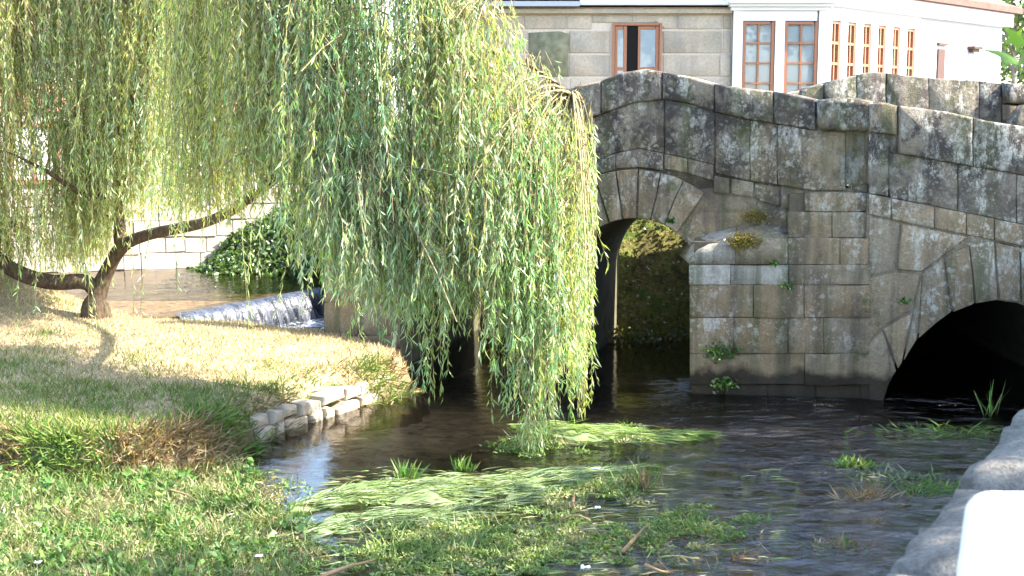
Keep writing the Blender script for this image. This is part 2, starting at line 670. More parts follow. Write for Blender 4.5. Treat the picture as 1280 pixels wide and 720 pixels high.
plain('room_shade_panel', (0.012, 0.011, 0.010), 0.9, 5, 0.1, 0.1, 0.0)
plain('curtain', (0.74, 0.74, 0.72), 0.9, 9, 0.06, 0.1, 0.1)
plain('blind', (0.40, 0.27, 0.20), 0.8, 9, 0.06, 0.1, 0.1)
plain('zinc', (0.36, 0.38, 0.42), 0.45, 12, 0.1, 0.5, 0.1)
plain('roof_tile', (0.19, 0.095, 0.075), 0.85, 6, 0.3, 0.2, 0.6)
plain('pale_wall', (0.44, 0.38, 0.31), 0.9, 2.2, 0.14, 0.2, 0.4)
plain('pink_plaster', (0.55, 0.26, 0.19), 0.9, 3, 0.12, 0.2, 0.2)
plain('white_plastic', (0.70, 0.70, 0.70), 0.35, 3, 0.01, 0.5, 0.0)
plain('terrace_paving', (0.24, 0.23, 0.21), 0.9, 6, 0.2, 0.2, 0.4)
plain('asphalt', (0.12, 0.115, 0.11), 0.95, 30, 0.2, 0.2, 0.4)
plain('meadow', (0.10, 0.13, 0.04), 0.95, 3, 0.3, 0.1, 0.6)
plain('revetment_stone', (0.42, 0.35, 0.26), 0.9, 9, 0.25, 0.2, 0.8)
plain('dead_stalk', (0.33, 0.21, 0.11), 0.9, 14, 0.3, 0.2, 0.3)
plain('litter_white', (0.78, 0.79, 0.80), 0.6, 10, 0.05, 0.3, 0.1)

def granite_mat():
    g = G('wall_granite')
    p = g.pos()
    rnd = g.rnd()
    n = g.noise(p, 5, 6, 0.7)
    n2 = g.noise(p, 60, 4, 0.75)
    c = g.mix(rnd, (0.20, 0.185, 0.16), (0.28, 0.26, 0.225))
    c = g.mix(0.75, c, g.ramp(n, [(0.3, 0.2), (0.7, 0.8)]), 'OVERLAY')
    c = g.mix(0.6, c, g.ramp(n2, [(0.3, 0.2), (0.7, 0.8)]), 'OVERLAY')
    c = g.mix(g.ramp(g.noise(p, 8, 5, 0.7), [(0.56, 0.0), (0.64, 0.6)]), c, (0.10, 0.10, 0.085))
    g.principled(c, 0.9, g.bump(g.math('ADD', n, g.math('MULTIPLY', n2, 0.4)), 1.0, 0.09), 0.25)
    M['wall_granite'] = g.m
granite_mat()

def glass_mat():
    g = G('window_glass')
    fr = g.n('ShaderNodeFresnel')
    fr.inputs['IOR'].default_value = 1.5
    gl = g.n('ShaderNodeBsdfGlossy')
    gl.inputs['Roughness'].default_value = 0.02
    tr = g.n('ShaderNodeBsdfTransparent')
    tr.inputs['Color'].default_value = (0.93, 0.95, 0.96, 1)
    mx = g.n('ShaderNodeMixShader')
    g.set(mx.inputs[0], fr.outputs[0])
    g.set(mx.inputs[1], tr.outputs[0])
    g.set(mx.inputs[2], gl.outputs[0])
    g.t.links.new(mx.outputs[0], g.out.inputs[0])
    M['window_glass'] = g.m
glass_mat()

def fall_mat():
    g = G('falling_water')
    p = g.pos()
    n = g.noise(g.mapping(p, (9, 9, 1.6)), 1.0, 5, 0.7)
    n2 = g.noise(g.mapping(p, (24, 24, 7)), 1.0, 3, 0.6)
    f = g.ramp(g.math('ADD', g.math('MULTIPLY', n, 0.7), g.math('MULTIPLY', n2, 0.35)), [(0.44, 0.0), (0.66, 1.0)])
    c = g.mix(f, (0.008, 0.010, 0.015), (0.075, 0.085, 0.11))  # water coloured dark to carry the shade over the weir
    g.principled(c, 0.25, g.bump(n, 0.8, 0.05), 0.5)
    M['falling_water'] = g.m
    g = G('foam')
    p = g.pos()
    n = g.noise(g.mapping(p, (1, 1, 1)), 7.0, 6, 0.7)
    f = g.ramp(n, [(0.42, 0.0), (0.58, 1.0)])
    d = g.n('ShaderNodeBsdfPrincipled')
    d.inputs['Base Color'].default_value = (0.32, 0.34, 0.38, 1)
    d.inputs['Roughness'].default_value = 0.4
    tr = g.n('ShaderNodeBsdfTransparent')
    mx = g.n('ShaderNodeMixShader')
    g.set(mx.inputs[0], f)
    g.set(mx.inputs[1], tr.outputs[0])
    g.set(mx.inputs[2], d.outputs[0])
    g.t.links.new(mx.outputs[0], g.out.inputs[0])
    M['foam'] = g.m
fall_mat()

# ================================================================ SETTING
def sheet(name, x0, x1, y0, y1, z, m, kind='structure'):
    v = [(x0, y0, z), (x1, y0, z), (x1, y1, z), (x0, y1, z)]
    o = link(name, v, [(0, 1, 2, 3)], M[m])
    tag(o, kind=kind)
    return o

sheet('ground', -1500, 1500, -1500, 1500, -1.2, 'meadow')

# riverbed: gently uneven sheet
def grid(x0, x1, y0, y1, nx, ny, fz):
    xs = np.linspace(x0, x1, nx)
    ys = np.linspace(y0, y1, ny)
    V = np.zeros((nx * ny, 3))
    for j, y in enumerate(ys):
        for i, x in enumerate(xs):
            V[j * nx + i] = (x, y, fz(x, y))
    i, j = np.meshgrid(np.arange(nx - 1), np.arange(ny - 1))
    a = (j * nx + i).ravel()
    F = np.stack([a, a + 1, a + nx + 1, a + nx], 1)
    return V, F

def nz(x, y, s, seed=0.0):
    return mnoise.noise(Vector((x * s, y * s, seed)))

V, F = grid(-16, 12, -2, 24, 90, 84, lambda x, y: -0.24 + 0.07 * nz(x, y, 0.6, 3) + 0.03 * nz(x, y, 2.1, 8) - 0.25 * max(0, min(1, (y - 13.2) / 2.5)))
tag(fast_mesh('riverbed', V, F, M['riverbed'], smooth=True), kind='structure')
sheet('river_water', -16, 12, -2, 18.9, 0.0, 'river_water')

# ---- left bank
BANK = [at_z(px, py, 0.0) for px, py in ((-330, 600), (-120, 604), (0, 602), (90, 608), (185, 600), (255, 585), (300, 562), (345, 541), (392, 520), (440, 506), (486, 500), (503, 489))]
BANK = [(p.x, p.y) for p in BANK]
BANK += [(-1.12, 14.75), (-1.6, 15.5), (-2.3, 16.3), (-3.2, 16.75), (-4.15, 16.95), (-4.7, 17.3), (-5.6, 17.9), (-7.5, 18.4), (-11, 19), (-16, 19.5), (-16, 11.0)]
BP = np.array(BANK)

def poly_sd(x, y):
    """positive inside the bank outline"""
    a = BP
    b = np.roll(BP, -1, axis=0)
    p = np.array([x, y])
    ab = b - a
    t = np.clip(((p - a) * ab).sum(1) / (ab * ab).sum(1), 0, 1)
    d = np.sqrt((((a + ab * t[:, None]) - p) ** 2).sum(1)).min()
    cond = (a[:, 1] > y) != (b[:, 1] > y)
    xc = a[:, 0] + (y - a[:, 1]) / np.where(np.abs(b[:, 1] - a[:, 1]) < 1e-9, 1e-9, b[:, 1] - a[:, 1]) * (b[:, 0] - a[:, 0])
    inside = (np.count_nonzero(cond & (x < xc)) % 2) == 1
    return d if inside else -d

def bank_h(x, y):
    d = poly_sd(x, y) + 0.10 * nz(x, y, 1.6, 1) + 0.05 * nz(x, y, 4.5, 2)
    if d < 0:
        return max(-0.6, d * 1.6 - 0.04)
    h = 0.30 * min(1, d / 0.16) ** 0.7 + 0.26 * (1 - math.exp(-d / 1.3))
    h += 0.05 * nz(x, y, 1.2, 5) * min(1, d) + 0.02 * nz(x, y, 5, 6)
    h += 0.55 * math.exp(-((x + 6.9) ** 2 / 1.2 + (y - 17.2) ** 2 / 0.8))
    return h

V, F = grid(-16, -0.7, 9.6, 19.8, 190, 150, bank_h)
fz = V[F].reshape(len(F), 4, 3)[:, :, 2].max(1)
F = F[fz > -0.55]
tag(fast_mesh('river_bank', V, F, M['bank_soil'], smooth=True), kind='structure')

# ---- land behind the bridge: embankment with mossy face seen through the arch
def emb_h(x, y):
    edge = 17.75 + 0.25 * nz(x, 0, 0.8, 4) + 0.9 * max(0, min(1, (0.9 - x) / 1.2))
    d = y - edge + 0.22 * nz(x, y, 1.3, 7)
    h = -0.5 + 2.2 * max(0, min(1, (d + 0.2) / 1.0)) ** 0.75
    return h + 0.08 * nz(x, y, 3, 9)
V, F = grid(-2.4, 5.6, 16.9, 21.5, 110, 60, emb_h)
tag(fast_mesh('embankment', V, F, M['mossy_earth'], smooth=True), kind='structure')
v, f = box_data(-2.3, 400, 21.0, 700, -1, 1.62)
tag(link('street', v, f, M['asphalt']), kind='structure')
v, f = box_data(7.6, 40, 16.9, 21.2, -1, 1.66)
tag(link('street_approach', v, f, M['asphalt']), kind='structure')

# ---- upper pool above the weir and its far bank
WL = at_z(226, 392, 0.42)
WR = at_z(392, 362, 0.42)
v = [(-16, 17.6, 0.40), (WL.x - 0.3, WL.y - 0.15, 0.40), (WL.x, WL.y + 0.02, 0.40), (WR.x, WR.y + 0.02, 0.40), (WR.x + 0.3, WR.y + 0.3, 0.40), (-1.5, 23.5, 0.40), (-16, 26, 0.40)]
tag(link('upper_water', v, [tuple(range(7))], M['upper_water']), kind='structure')
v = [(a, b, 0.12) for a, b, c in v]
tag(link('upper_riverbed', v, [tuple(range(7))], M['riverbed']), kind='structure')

def far_h(x, y):
    edge = 21.3 + 0.30 * nz(x, 0, 0.7, 2) + 0.55 * max(0, -x - 4.6)
    d = y - edge + 0.2 * nz(x, y, 1.7, 3)
    h = 0.15 + (0.35 + 0.62 * max(0, min(3.2, x + 5.2))) * max(0, min(1, d / 1.1)) ** 0.8
    if x < -4.8:
        h = 0.15 + (h - 0.15) * max(0.32, 1 - (-4.8 - x) * 0.9)
    return h + 0.06 * nz(x, y, 3, 1)
V, F = grid(-20, -1.2, 20.3, 27, 130, 60, far_h)
tag(fast_mesh('far_bank', V, F, M['mossy_earth'], smooth=True), kind='structure')
v, f = box_data(-400, -2.3, 26.5, 700, -1, 0.9)
tag(link('far_ground', v, f, M['meadow']), kind='structure')

# ---- weir: stone sill, falling sheet, foam
weir = empty('weir', (WL + WR) / 2 * 1.0)
weir.location.z = 0
tag(weir, 'low stone weir with white water spilling over it, left behind the willow', 'weir')
d = (WR - WL)
d.z = 0
L = d.length
d.normalize()
nrm_w = Vector((d.y, -d.x, 0))     # downstream
def wp(s, o, z):
    p = WL + d * s + nrm_w * o
    return Vector((p.x, p.y, z))
V = [wp(-0.4, -0.5, -0.5), wp(L + 0.5, -0.5, -0.5), wp(L + 0.5, -0.02, -0.5), wp(-0.4, -0.02, -0.5), wp(-0.4, -0.5, 0.37), wp(L + 0.5, -0.5, 0.37), wp(L + 0.5, -0.02, 0.37), wp(-0.4, -0.02, 0.37)]
link('sill', V, [(0, 3, 2, 1), (4, 5, 6, 7), (0, 1, 5, 4), (1, 2, 6, 5), (2, 3, 7, 6), (3, 0, 4, 7)], M['bridge_stone'], weir)
prof = [(-0.06, 0.425), (0.05, 0.415), (0.12, 0.37), (0.17, 0.27), (0.22, 0.12), (0.26, -0.03)]
NS = 90
V, F = [], []
for i in range(NS + 1):
    s = -0.1 + (L + 0.3) * i / NS
    rp = 0.025 * mnoise.noise(Vector((s * 9, 0, 0))) + 0.012 * mnoise.noise(Vector((s * 27, 3, 0)))
    for k, (o_, z) in enumerate(prof):
        V.append(wp(s, o_ + rp * k * 0.7 + 0.03 * mnoise.noise(Vector((s * 2, 7, 0))) * k * 0.5, z))
K = len(prof)
for i in range(NS):
    for k in range(K - 1):
        F.append((i * K + k, i * K + k + 1, (i + 1) * K + k + 1, (i + 1) * K + k))
link('falling_water', V, F, M['falling_water'], weir, smooth=True)
V, F = grid(0, L + 0.3, 0.18, 1.15, 60, 16, lambda s, o: 0.05 * math.exp(-(o - 0.2) * 2.2) * (1 + 0.9 * nz(s, o, 5, 2)) + 0.008)
W = np.array([tuple(wp(-0.1 + p[0], p[1] * (0.75 + 0.3 * nz(p[0], 0, 1.3, 4)), p[2])) for p in V])
tag(fast_mesh('foam', W, F, M['foam'], weir, smooth=True), kind='stuff')

# ================================================================ BRIDGE
PA = plane((2.0, 14.5, 0), (-0.30, -1, 0))          # left face, receding to the left
PP = plane((3.0, 13.90, 0), (-0.14, -1, 0))           # pier front
PU = plane((3.0, 13.97, 0), (-0.14, -1, 0))           # pier, upper courses
cB = at_y(1086, 300, 14.0)
PB = plane((cB.x, 13.78, 0), (-0.17, -1, 0))        # right face, coming nearer
PF = plane((4.0, 17.5, 0), (0.0, -1, 0))            # far parapet

bridge = empty('stone_bridge', (2.5, 14.5, 0.0))
tag(bridge, 'old humpbacked stone bridge with round arches, lichen-covered parapet and stepped pier', 'bridge')

arcL = (793, 363, 90, 90)      # centre column, springing row, half width, rise
def arch_row(px):
    """underside of the left arches, photo row, or None"""
    cx, cy, a, b = arcL
    if abs(px - cx) < a:
        return cy - b * math.sqrt(1 - ((px - cx) / a) ** 2)
    cx, cy, a, b = (585, 372, 88, 80)
    if abs(px - cx) < a:
        return cy - b * math.sqrt(1 - ((px - cx) / a) ** 2)
    return None

INB = [(1104, 500), (1112, 480), (1129, 453), (1151, 422), (1170, 405), (1191, 391), (1222, 379), (1250, 375), (1280, 379), (1311, 391), (1332, 405), (1351, 422), (1373, 453), (1390, 480), (1398, 500)]
COPA = [(380, 190), (560, 150), (700, 113), (722, 107), (752, 101), (775, 91), (808, 86), (828, 90), (860, 95), (895, 105), (932, 110), (968, 114), (1000, 119), (1021, 124), (1045, 122), (1091, 124)]
COPB = [(1086, 128), (1127, 132), (1181, 139), (1235, 151), (1280, 158), (1340, 176), (1420, 200), (1520, 232)]

def core(name, pl, cols, top_row, low_row, thick, front_off, top_drop, back_dir, parent, zlow=-0.55, ztop=None):
    """body of the bridge behind its facing stones: columns joined to a closed shell with the arch openings left free"""
    V, F = [], []
    prev = None
    for px in cols:
        tr = top_row(px)
        zt = on_plane(px, tr, pl).z - top_drop
        if ztop is not None:
            zt = min(zt, ztop(px))
        lr = low_row(px)
        p = on_plane(px, (tr + 300) / 2, pl) + pl['n'] * front_off
        zb = zlow if lr is None else on_plane(px, lr, pl).z - 0.0
        q = p + back_dir * thick
        b = len(V)
        V += [Vector((p.x, p.y, zb)), Vector((p.x, p.y, zt)), Vector((q.x, q.y, zt)), Vector((q.x, q.y, zb))]
        if prev is not None:
            a = prev
            for i in range(4):
                j = (i + 1) % 4
                F.append((a + i, b + i, b + j, a + j))
        else:
            F.append((b, b + 1, b + 2, b + 3))
        prev = b
    F.append((prev + 3, prev + 2, prev + 1, prev))
    o_ = link(name, V, F, M['joint_stone'], parent)
    o_.data.materials.append(M['vault_shade_stone' if pl is PB else 'vault_lit_stone'] if name == 'vault_core' else M['crusted_stone'])
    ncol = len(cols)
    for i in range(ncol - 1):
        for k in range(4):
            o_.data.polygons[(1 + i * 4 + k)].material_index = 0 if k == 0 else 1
    return o_

bdA = -PA['n']
colsA = sorted(set(list(range(405, 1089, 4)) + [497.02, 496.9, 672.9, 673.1, 703.1, 702.9, 882.9, 883.1]))
deckz = lambda px: interp(px, [(380, 1.3), (560, 2.0), (800, 2.55), (900, 2.5), (1090, 2.15), (1500, 1.7)])
core('parapet_core', PA, colsA, lambda x: interp(x, COPA), lambda x: interp(x, [(380, 250), (1090, 230)]), 0.42, -0.014, 0.10, bdA, bridge)
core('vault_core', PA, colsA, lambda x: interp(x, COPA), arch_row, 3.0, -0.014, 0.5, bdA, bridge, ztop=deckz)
colsB = sorted(set(list(range(1086, 1500, 4)) + [1104.01, 1103.9, 1398.1, 1397.9]))
def lowB(px):
    return interp(px, INB) if 1104 <= px <= 1398 else None
core('parapet_core', PB, colsB, lambda x: interp(x, COPB), lambda x: interp(x, [(1086, 230), (1500, 330)]), 0.42, -0.014, 0.10, Vector((0, 1, 0)), bridge)
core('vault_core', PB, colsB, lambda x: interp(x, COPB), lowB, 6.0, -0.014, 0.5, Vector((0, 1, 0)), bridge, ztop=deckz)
# wall added across the right vault's far end to keep the arch dark
v, f = box_data(3.4, 7.6, 19.2, 19.5, -0.6, 1.6)
link('light_blocking_wall', v, f, M['pier_stone'], bridge)

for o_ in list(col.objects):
    if o_.name.startswith('light_blocking_wall'):
        o_.data.materials[0] = M['vault_shade_stone']
CS = M['crusted_stone']
BS = M['bridge_stone']
PS = M['pier_stone']
LS = M['bright_lichen_stone']

def cop(poly, pl=PA, m=CS, **kw):
    kw.setdefault('bevel', 0.024)
    kw.setdefault('gap', 0.002)
    kw.setdefault('bulge', 0.014)
    kw.setdefault('off', 0.035)
    return stone_px('coping_stone', bridge, poly, pl, m, depth=0.46, **kw)

def lerp_poly(top, bot, x0, x1):
    """quad strip piece of a course between two polylines"""
    xs = [x0] + [p[0] for p in top if x0 + 4 < p[0] < x1 - 4] + [x1]
    up = [(x, interp(x, top)) for x in xs]
    xs2 = [x1] + [p[0] for p in reversed(bot) if x0 + 4 < p[0] < x1 - 4] + [x0]
    dn = [(x, interp(x, bot)) for x in xs2]
    return up + dn

# --- left face: coping
UND_A = [(380, 232), (560, 190), (700, 152), (738, 147), (752, 143), (790, 129), (831, 124), (860, 129), (893, 137), (896, 146), (938, 150), (972, 155), (1018, 163), (1057, 166), (1090, 166)]
for x0, x1 in ((405, 490), (490, 570), (570, 640), (640, 700), (700, 752), (752, 828), (828, 894), (894, 967), (967, 1020)):
    cop(lerp_poly(COPA, UND_A, x0, x1))
cop([(1021, 125), (1045, 122), (1070, 122), (1090, 126), (1090, 165), (1055, 164), (1028, 163), (1022, 154)], m=BS, off=0.12, bevel=0.06)
# --- left face: big upright slabs
LOW_S = [(380, 300), (560, 255), (700, 218), (738, 205), (770, 191), (800, 186), (831, 192), (860, 198), (893, 206), (893.5, 216), (938, 226), (972, 231), (1015, 238), (1057, 238), (1086, 240)]
for x0, x1, m in ((405, 470, CS), (470, 545, CS), (545, 620, BS), (620, 680, CS), (680, 738, CS), (738, 831, CS), (831, 893, CS), (894, 938, CS), (938, 972, BS), (972, 1057, BS)):
    stone_px('parapet_slab', bridge, lerp_poly(UND_A, LOW_S, x0, x1), PA, m, off=0.0 if m is CS else 0.015)
stone_px('parapet_slab', bridge, [(1060, 167), (1085, 166), (1085, 241), (1060, 240)], PA, BS, off=-0.03)
# --- left face: thin levelling course
TH = [(560, 282), (700, 242), (735, 223), (770, 211), (800, 209), (828, 213), (862, 217), (893, 241), (912, 243), (942, 247), (975, 260), (1006, 264), (1086, 266)]
for x0, x1 in ((600, 660), (660, 736), (736, 770), (770, 829)):
    stone_px('course_stone', bridge, lerp_poly(LOW_S, TH, x0, x1), PA, CS, off=0.02)
for x0, x1 in ((830, 860), (860, 892)):
    stone_px('course_stone', bridge, lerp_poly(LOW_S, [(830, 211), (862, 217), (892, 226)], x0, x1), PA, BS)
for poly in ([(892, 219), (912, 223), (912, 243), (892, 241)], [(914, 223), (942, 228), (942, 247), (914, 243)], [(944, 229), (974, 234), (975, 259), (944, 249)], [(976, 234), (1005, 239), (1005, 263), (977, 260)]):
    stone_px('course_stone', bridge, poly, PA, BS, off=0.01)
# --- left arch ring
def ring(cx, cy, a, b, a2, b2, angs, pl, m, parent):
    for t0, t1 in zip(angs[:-1], angs[1:]):
        def pt(t, q, w):
            return (cx + q * math.cos(R(t)), cy - w * math.sin(R(t)))
        tm = (t0 + t1) / 2
        poly = [pt(t0, a, b), pt(tm, a, b), pt(t1, a, b), pt(t1, a2, b2), pt(tm, a2, b2), pt(t0, a2, b2)]
        stone_px('voussoir', parent, poly, pl, m, depth=0.55, off=0.012, gap=0.006)
ring(793, 363, 90, 90, 146, 152, [180, 163, 148, 134, 121, 110, 99, 88, 77, 65, 53], PA, BS, bridge)
ring(585, 372, 88, 80, 134, 128, [180, 160, 140, 122, 105, 90, 75, 58, 40, 20, 0], PA, BS, bridge)
for poly in ([(852, 292), (878, 228), (892, 242), (893, 262), (872, 264)], [(866, 266), (893, 264), (897, 300), (872, 306), (858, 300)], [(895, 244), (925, 246), (940, 262), (897, 262)], [(897, 265), (932, 265), (948, 296), (900, 300)], [(950, 262), (985, 264), (985, 298), (952, 296)]):
    stone_px('spandrel_stone', bridge, poly, PA, BS, off=-0.01)
# jamb stones of the left arch, seen beneath the springing
for k, (r0, r1) in enumerate(((363, 405), (406, 450), (451, 500))):
    stone_px('jamb_stone', bridge, [(660, r0), (702, r0), (702, r1), (660, r1)], PA, PS, depth=0.5)

# abutment courses at the far left end
for r0 in range(296, 500, 41):
    for x0, x1 in ((405, 448 + (r0 % 2) * 6), (448 + (r0 % 2) * 6, 496)):
        stone_px('abutment_stone', bridge, [(x0, r0), (x1, r0), (x1, r0 + 41), (x0, r0 + 41)], PA, PS)

# --- pier
pier = link('pier', *bar(PP, *[(on_plane(x, 400, PP) - PP['o']).dot(PP['u']) for x in (866, 1084)], -0.55, on_plane(960, 304, PP).z, -0.9, -0.05), M['mortar'], bridge)
pier2 = link('pier_shaft', *bar(PU, *[(on_plane(x, 300, PU) - PU['o']).dot(PU['u']) for x in (986, 1084)], -0.5, on_plane(1000, 243, PU).z, -0.7, -0.05), M['mortar'], bridge)
rows = [
    (331, 356, [861, 913, 986, 1089], PP),
    (356, 397, [862, 942, 1005, 1089], PP),
    (397, 442, [862, 917, 985, 1030, 1089], PP),
    (442, 481, [862, 1006, 1089], PP),
    (481, 516, [864, 905, 960, 1020, 1089], PP),
]
for r0, r1, xs, pl in rows:
    for x0, x1 in zip(xs[:-1], xs[1:]):
        m = LS if (r0 == 331 and x0 < 930) else PS
        stone_px('pier_stone', pier, [(x0, r0), (x1, r0), (x1, r1), (x0, r1)], pl, m, gap=0.0015, bevel=0.008, bulge=0.006, off=random.uniform(0, 0.012) if r0 < 480 else -0.02)
for x0, x1, r0, r1 in ((1006, 1086, 241, 264), (985, 1040, 265, 297), (1040, 1086, 265, 297), (985, 1050, 298, 331), (1050, 1086, 298, 331)):
    stone_px('pier_stone', pier2 if r0 < 298 else pier, [(x0, r0), (x1, r0), (x1, r1), (x0, r1)], PU if r0 < 298 else PP, PS, gap=0.0015, bevel=0.008, bulge=0.006)
# weathered sloping cap of the cutwater
def cap_stone(pxs, row_back, row_front, row_bot, m):
    V = []
    for px in pxs:
        a = on_plane(px + 3, row_back(px), PA)
        a.y += 0.03
        b = on_plane(px, row_front(px), PP)
        b.y -= 0.015 + 0.01 * random.random()
        c = on_plane(px, row_bot - 1, PP)
        c.y -= 0.012
        mid = a.lerp(b, 0.55) + Vector((0, 0, 0.03 * random.uniform(-0.6, 1)))
        V += [a, mid, b, c, Vector((c.x, 14.9, c.z)), Vector((a.x, 14.9, a.z))]
    F = []
    n = len(pxs)
    for i in range(n - 1):
        for k in range(6):
            k2 = (k + 1) % 6
            F.append((i * 6 + k, i * 6 + k2, (i + 1) * 6 + k2, (i + 1) * 6 + k))
    F.append(tuple(range(5, -1, -1)))
    F.append(tuple((n - 1) * 6 + k for k in range(6)))
    link('cap_stone', V, F, m, pier, smooth=True)
cap_stone([862, 872, 885, 900, 918], lambda x: interp(x, [(862, 306), (880, 292), (918, 284)]), lambda x: interp(x, [(862, 322), (876, 311), (890, 306), (918, 305)]), 331, LS)
cap_stone([919, 935, 950, 966, 984], lambda x: interp(x, [(919, 283), (950, 276), (984, 280)]), lambda x: interp(x, [(919, 305), (950, 303), (984, 303)]), 331, PS)

# --- right face
UND_B = [(1086, 165), (1112, 169), (1113, 191), (1136, 194), (1197, 205), (1274, 218), (1340, 234), (1500, 275)]
cop([(1087, 130), (1106, 128), (1121, 132), (1121, 169), (1087, 165)], PB, BS)
for x0, x1 in ((1122, 1216), (1216, 1300), (1300, 1390), (1390, 1490)):
    cop(lerp_poly(COPB, [(1113, 191)] + UND_B[3:], x0, x1), PB)
LOW_B = [(1086, 242), (1117, 248), (1202, 265), (1280, 281), (1340, 296), (1500, 335)]
stone_px('parapet_slab', bridge, [(1086, 167), (1111, 170), (1111, 246), (1086, 242)], PB, CS, off=-0.01)
stone_px('parapet_slab', bridge, [(1112, 172), (1121, 171), (1121, 192), (1112, 191)], PB, CS, off=0.0)
for x0, x1 in ((1112, 1197), (1197, 1271), (1271, 1350), (1350, 1430), (1430, 1495)):
    stone_px('parapet_slab', bridge, lerp_poly([(1086, 190)] + UND_B[2:], LOW_B, x0, x1), PB, CS)
BOT3 = [(1086, 268), (1114, 274), (1166, 285), (1211, 294), (1242, 300), (1300, 312), (1500, 360)]
for x0, x1 in ((1086, 1114), (1114, 1168), (1168, 1208), (1208, 1243), (1243, 1290), (1290, 1350), (1350, 1420), (1420, 1495)):
    stone_px('course_stone', bridge, lerp_poly(LOW_B, BOT3, x0, x1), PB, BS, off=0.005)
EXB = [(1153, 341), (1180, 321), (1211, 307), (1242, 301)]
for poly in (
    [(1153, 342), (1180, 322), (1190, 390), (1170, 405), (1148, 424)],
    [(1181, 321), (1211, 307), (1218, 380), (1191, 391)],
    [(1212, 306), (1243, 301), (1248, 375), (1219, 380)],
    [(1244, 301), (1275, 307), (1276, 378), (1249, 375)],
    [(1276, 308), (1312, 318), (1306, 389), (1277, 379)],
    [(1313, 319), (1346, 342), (1332, 405), (1307, 390)],
    [(1347, 343), (1378, 380), (1352, 422), (1333, 406)],
    [(1143, 386), (1152, 343), (1147, 424), (1129, 452)],
    [(1104, 411), (1141, 390), (1128, 453), (1122, 462)],
    [(1379, 382), (1405, 430), (1374, 453), (1353, 423)],
    [(1406, 432), (1420, 505), (1397, 502), (1375, 455)],
    [(1086, 430), (1103, 413), (1121, 463), (1111, 481), (1103, 508), (1086, 508)],
):
    stone_px('voussoir', bridge, poly, PB, BS, depth=0.5, gap=0.005)
for poly in (
    [(1086, 270), (1114, 276), (1126, 279), (1120, 338), (1086, 345)],
    [(1127, 279), (1166, 287), (1210, 296), (1180, 319), (1152, 340), (1121, 337)],
    [(1086, 347), (1120, 340), (1151, 343), (1142, 386), (1103, 410), (1086, 427)],
    [(1245, 303), (1300, 314), (1420, 344), (1418, 420), (1379, 378), (1347, 340), (1312, 316)],
    [(1421, 345), (1495, 362), (1495, 440), (1421, 440)],
    [(1410, 442), (1495, 442), (1495, 510), (1424, 508)],
):
    stone_px('spandrel_stone', bridge, poly, PB, BS, gap=0.006, off=-0.005)

# --- far parapet
FT = [(930, 132), (1000, 113), (1028, 105), (1060, 97), (1090, 90), (1112, 91), (1160, 97), (1215, 100), (1252, 104), (1281, 105)]
FB = [(930, 190), (1281, 190)]
for x0, x1 in ((930, 1000), (1000, 1030), (1030, 1070), (1070, 1108), (1108, 1160), (1160, 1224), (1224, 1252)):
    stone_px('far_parapet_stone', bridge, lerp_poly(FT, FB, x0, x1), PF, CS, depth=0.45, bevel=0.016, bulge=0.012, gap=0.001)
for poly in ([(1252, 104), (1282, 106), (1282, 131), (1254, 129)], [(1253, 131), (1282, 133), (1282, 190), (1253, 190)]):
    stone_px('far_parapet_stone', bridge, poly, PF, BS, depth=0.45, off=0.22, bevel=0.05)
stone_px('far_parapet_stone', bridge, [(1266, 152), (1280, 131), (1330, 128), (1420, 140), (1420, 190), (1266, 190)], plane((4, 17.1, 0), (0, -1, 0)), CS, depth=0.4, bevel=0.05)
v, f = box_data(on_plane(925, 150, PF).x, on_plane(1420, 150, PF).x, 17.53, 17.9, 0.4, 3.18)
link('far_parapet_core', v, f, M['mortar'], bridge)

# ================================================================ HOUSE
HY = 28.0
PH = plane((0, HY, 0), (0, -1, 0))
house = empty('stone_house', (4.6, HY + 2, 1.6))
tag(house, 'stone house with white glazed gallery and brown wooden windows, behind the bridge', 'house')
xl = on_plane(560, 60, PH).x
xc = on_plane(915, 60, PH).x
PG = plane((0, HY - 0.12, 0), (0, -1, 0))
xg = on_plane(1034, 60, PG).x
cor = Vector((xg, HY - 0.12, 0))
side_dir = Vector((0.66, 0.751, 0)).normalized()
PSD = plane(cor, (side_dir.y, -side_dir.x, 0))
send = on_plane(1250, 60, PSD)
zE = on_plane(760, 9, PH).z
foot = [(xl, HY + 0.010), (xc, HY + 0.010), (xc, HY + 0.12), (xg - 0.12, HY + 0.12), (send.x - 0.16, send.y + 0.06), (send.x - 3.5, send.y + 3.0), (xl, HY + 7)]
V = [(x, y, 1.0) for x, y in foot] + [(x, y, zE) for x, y in foot]
n = len(foot)
F = [tuple(range(n - 1, -1, -1)), tuple(range(n, 2 * n))] + [(i, (i + 1) % n, n + (i + 1) % n, n + i) for i in range(n)]
link('wall', V, F, M['pale_mortar'], house)
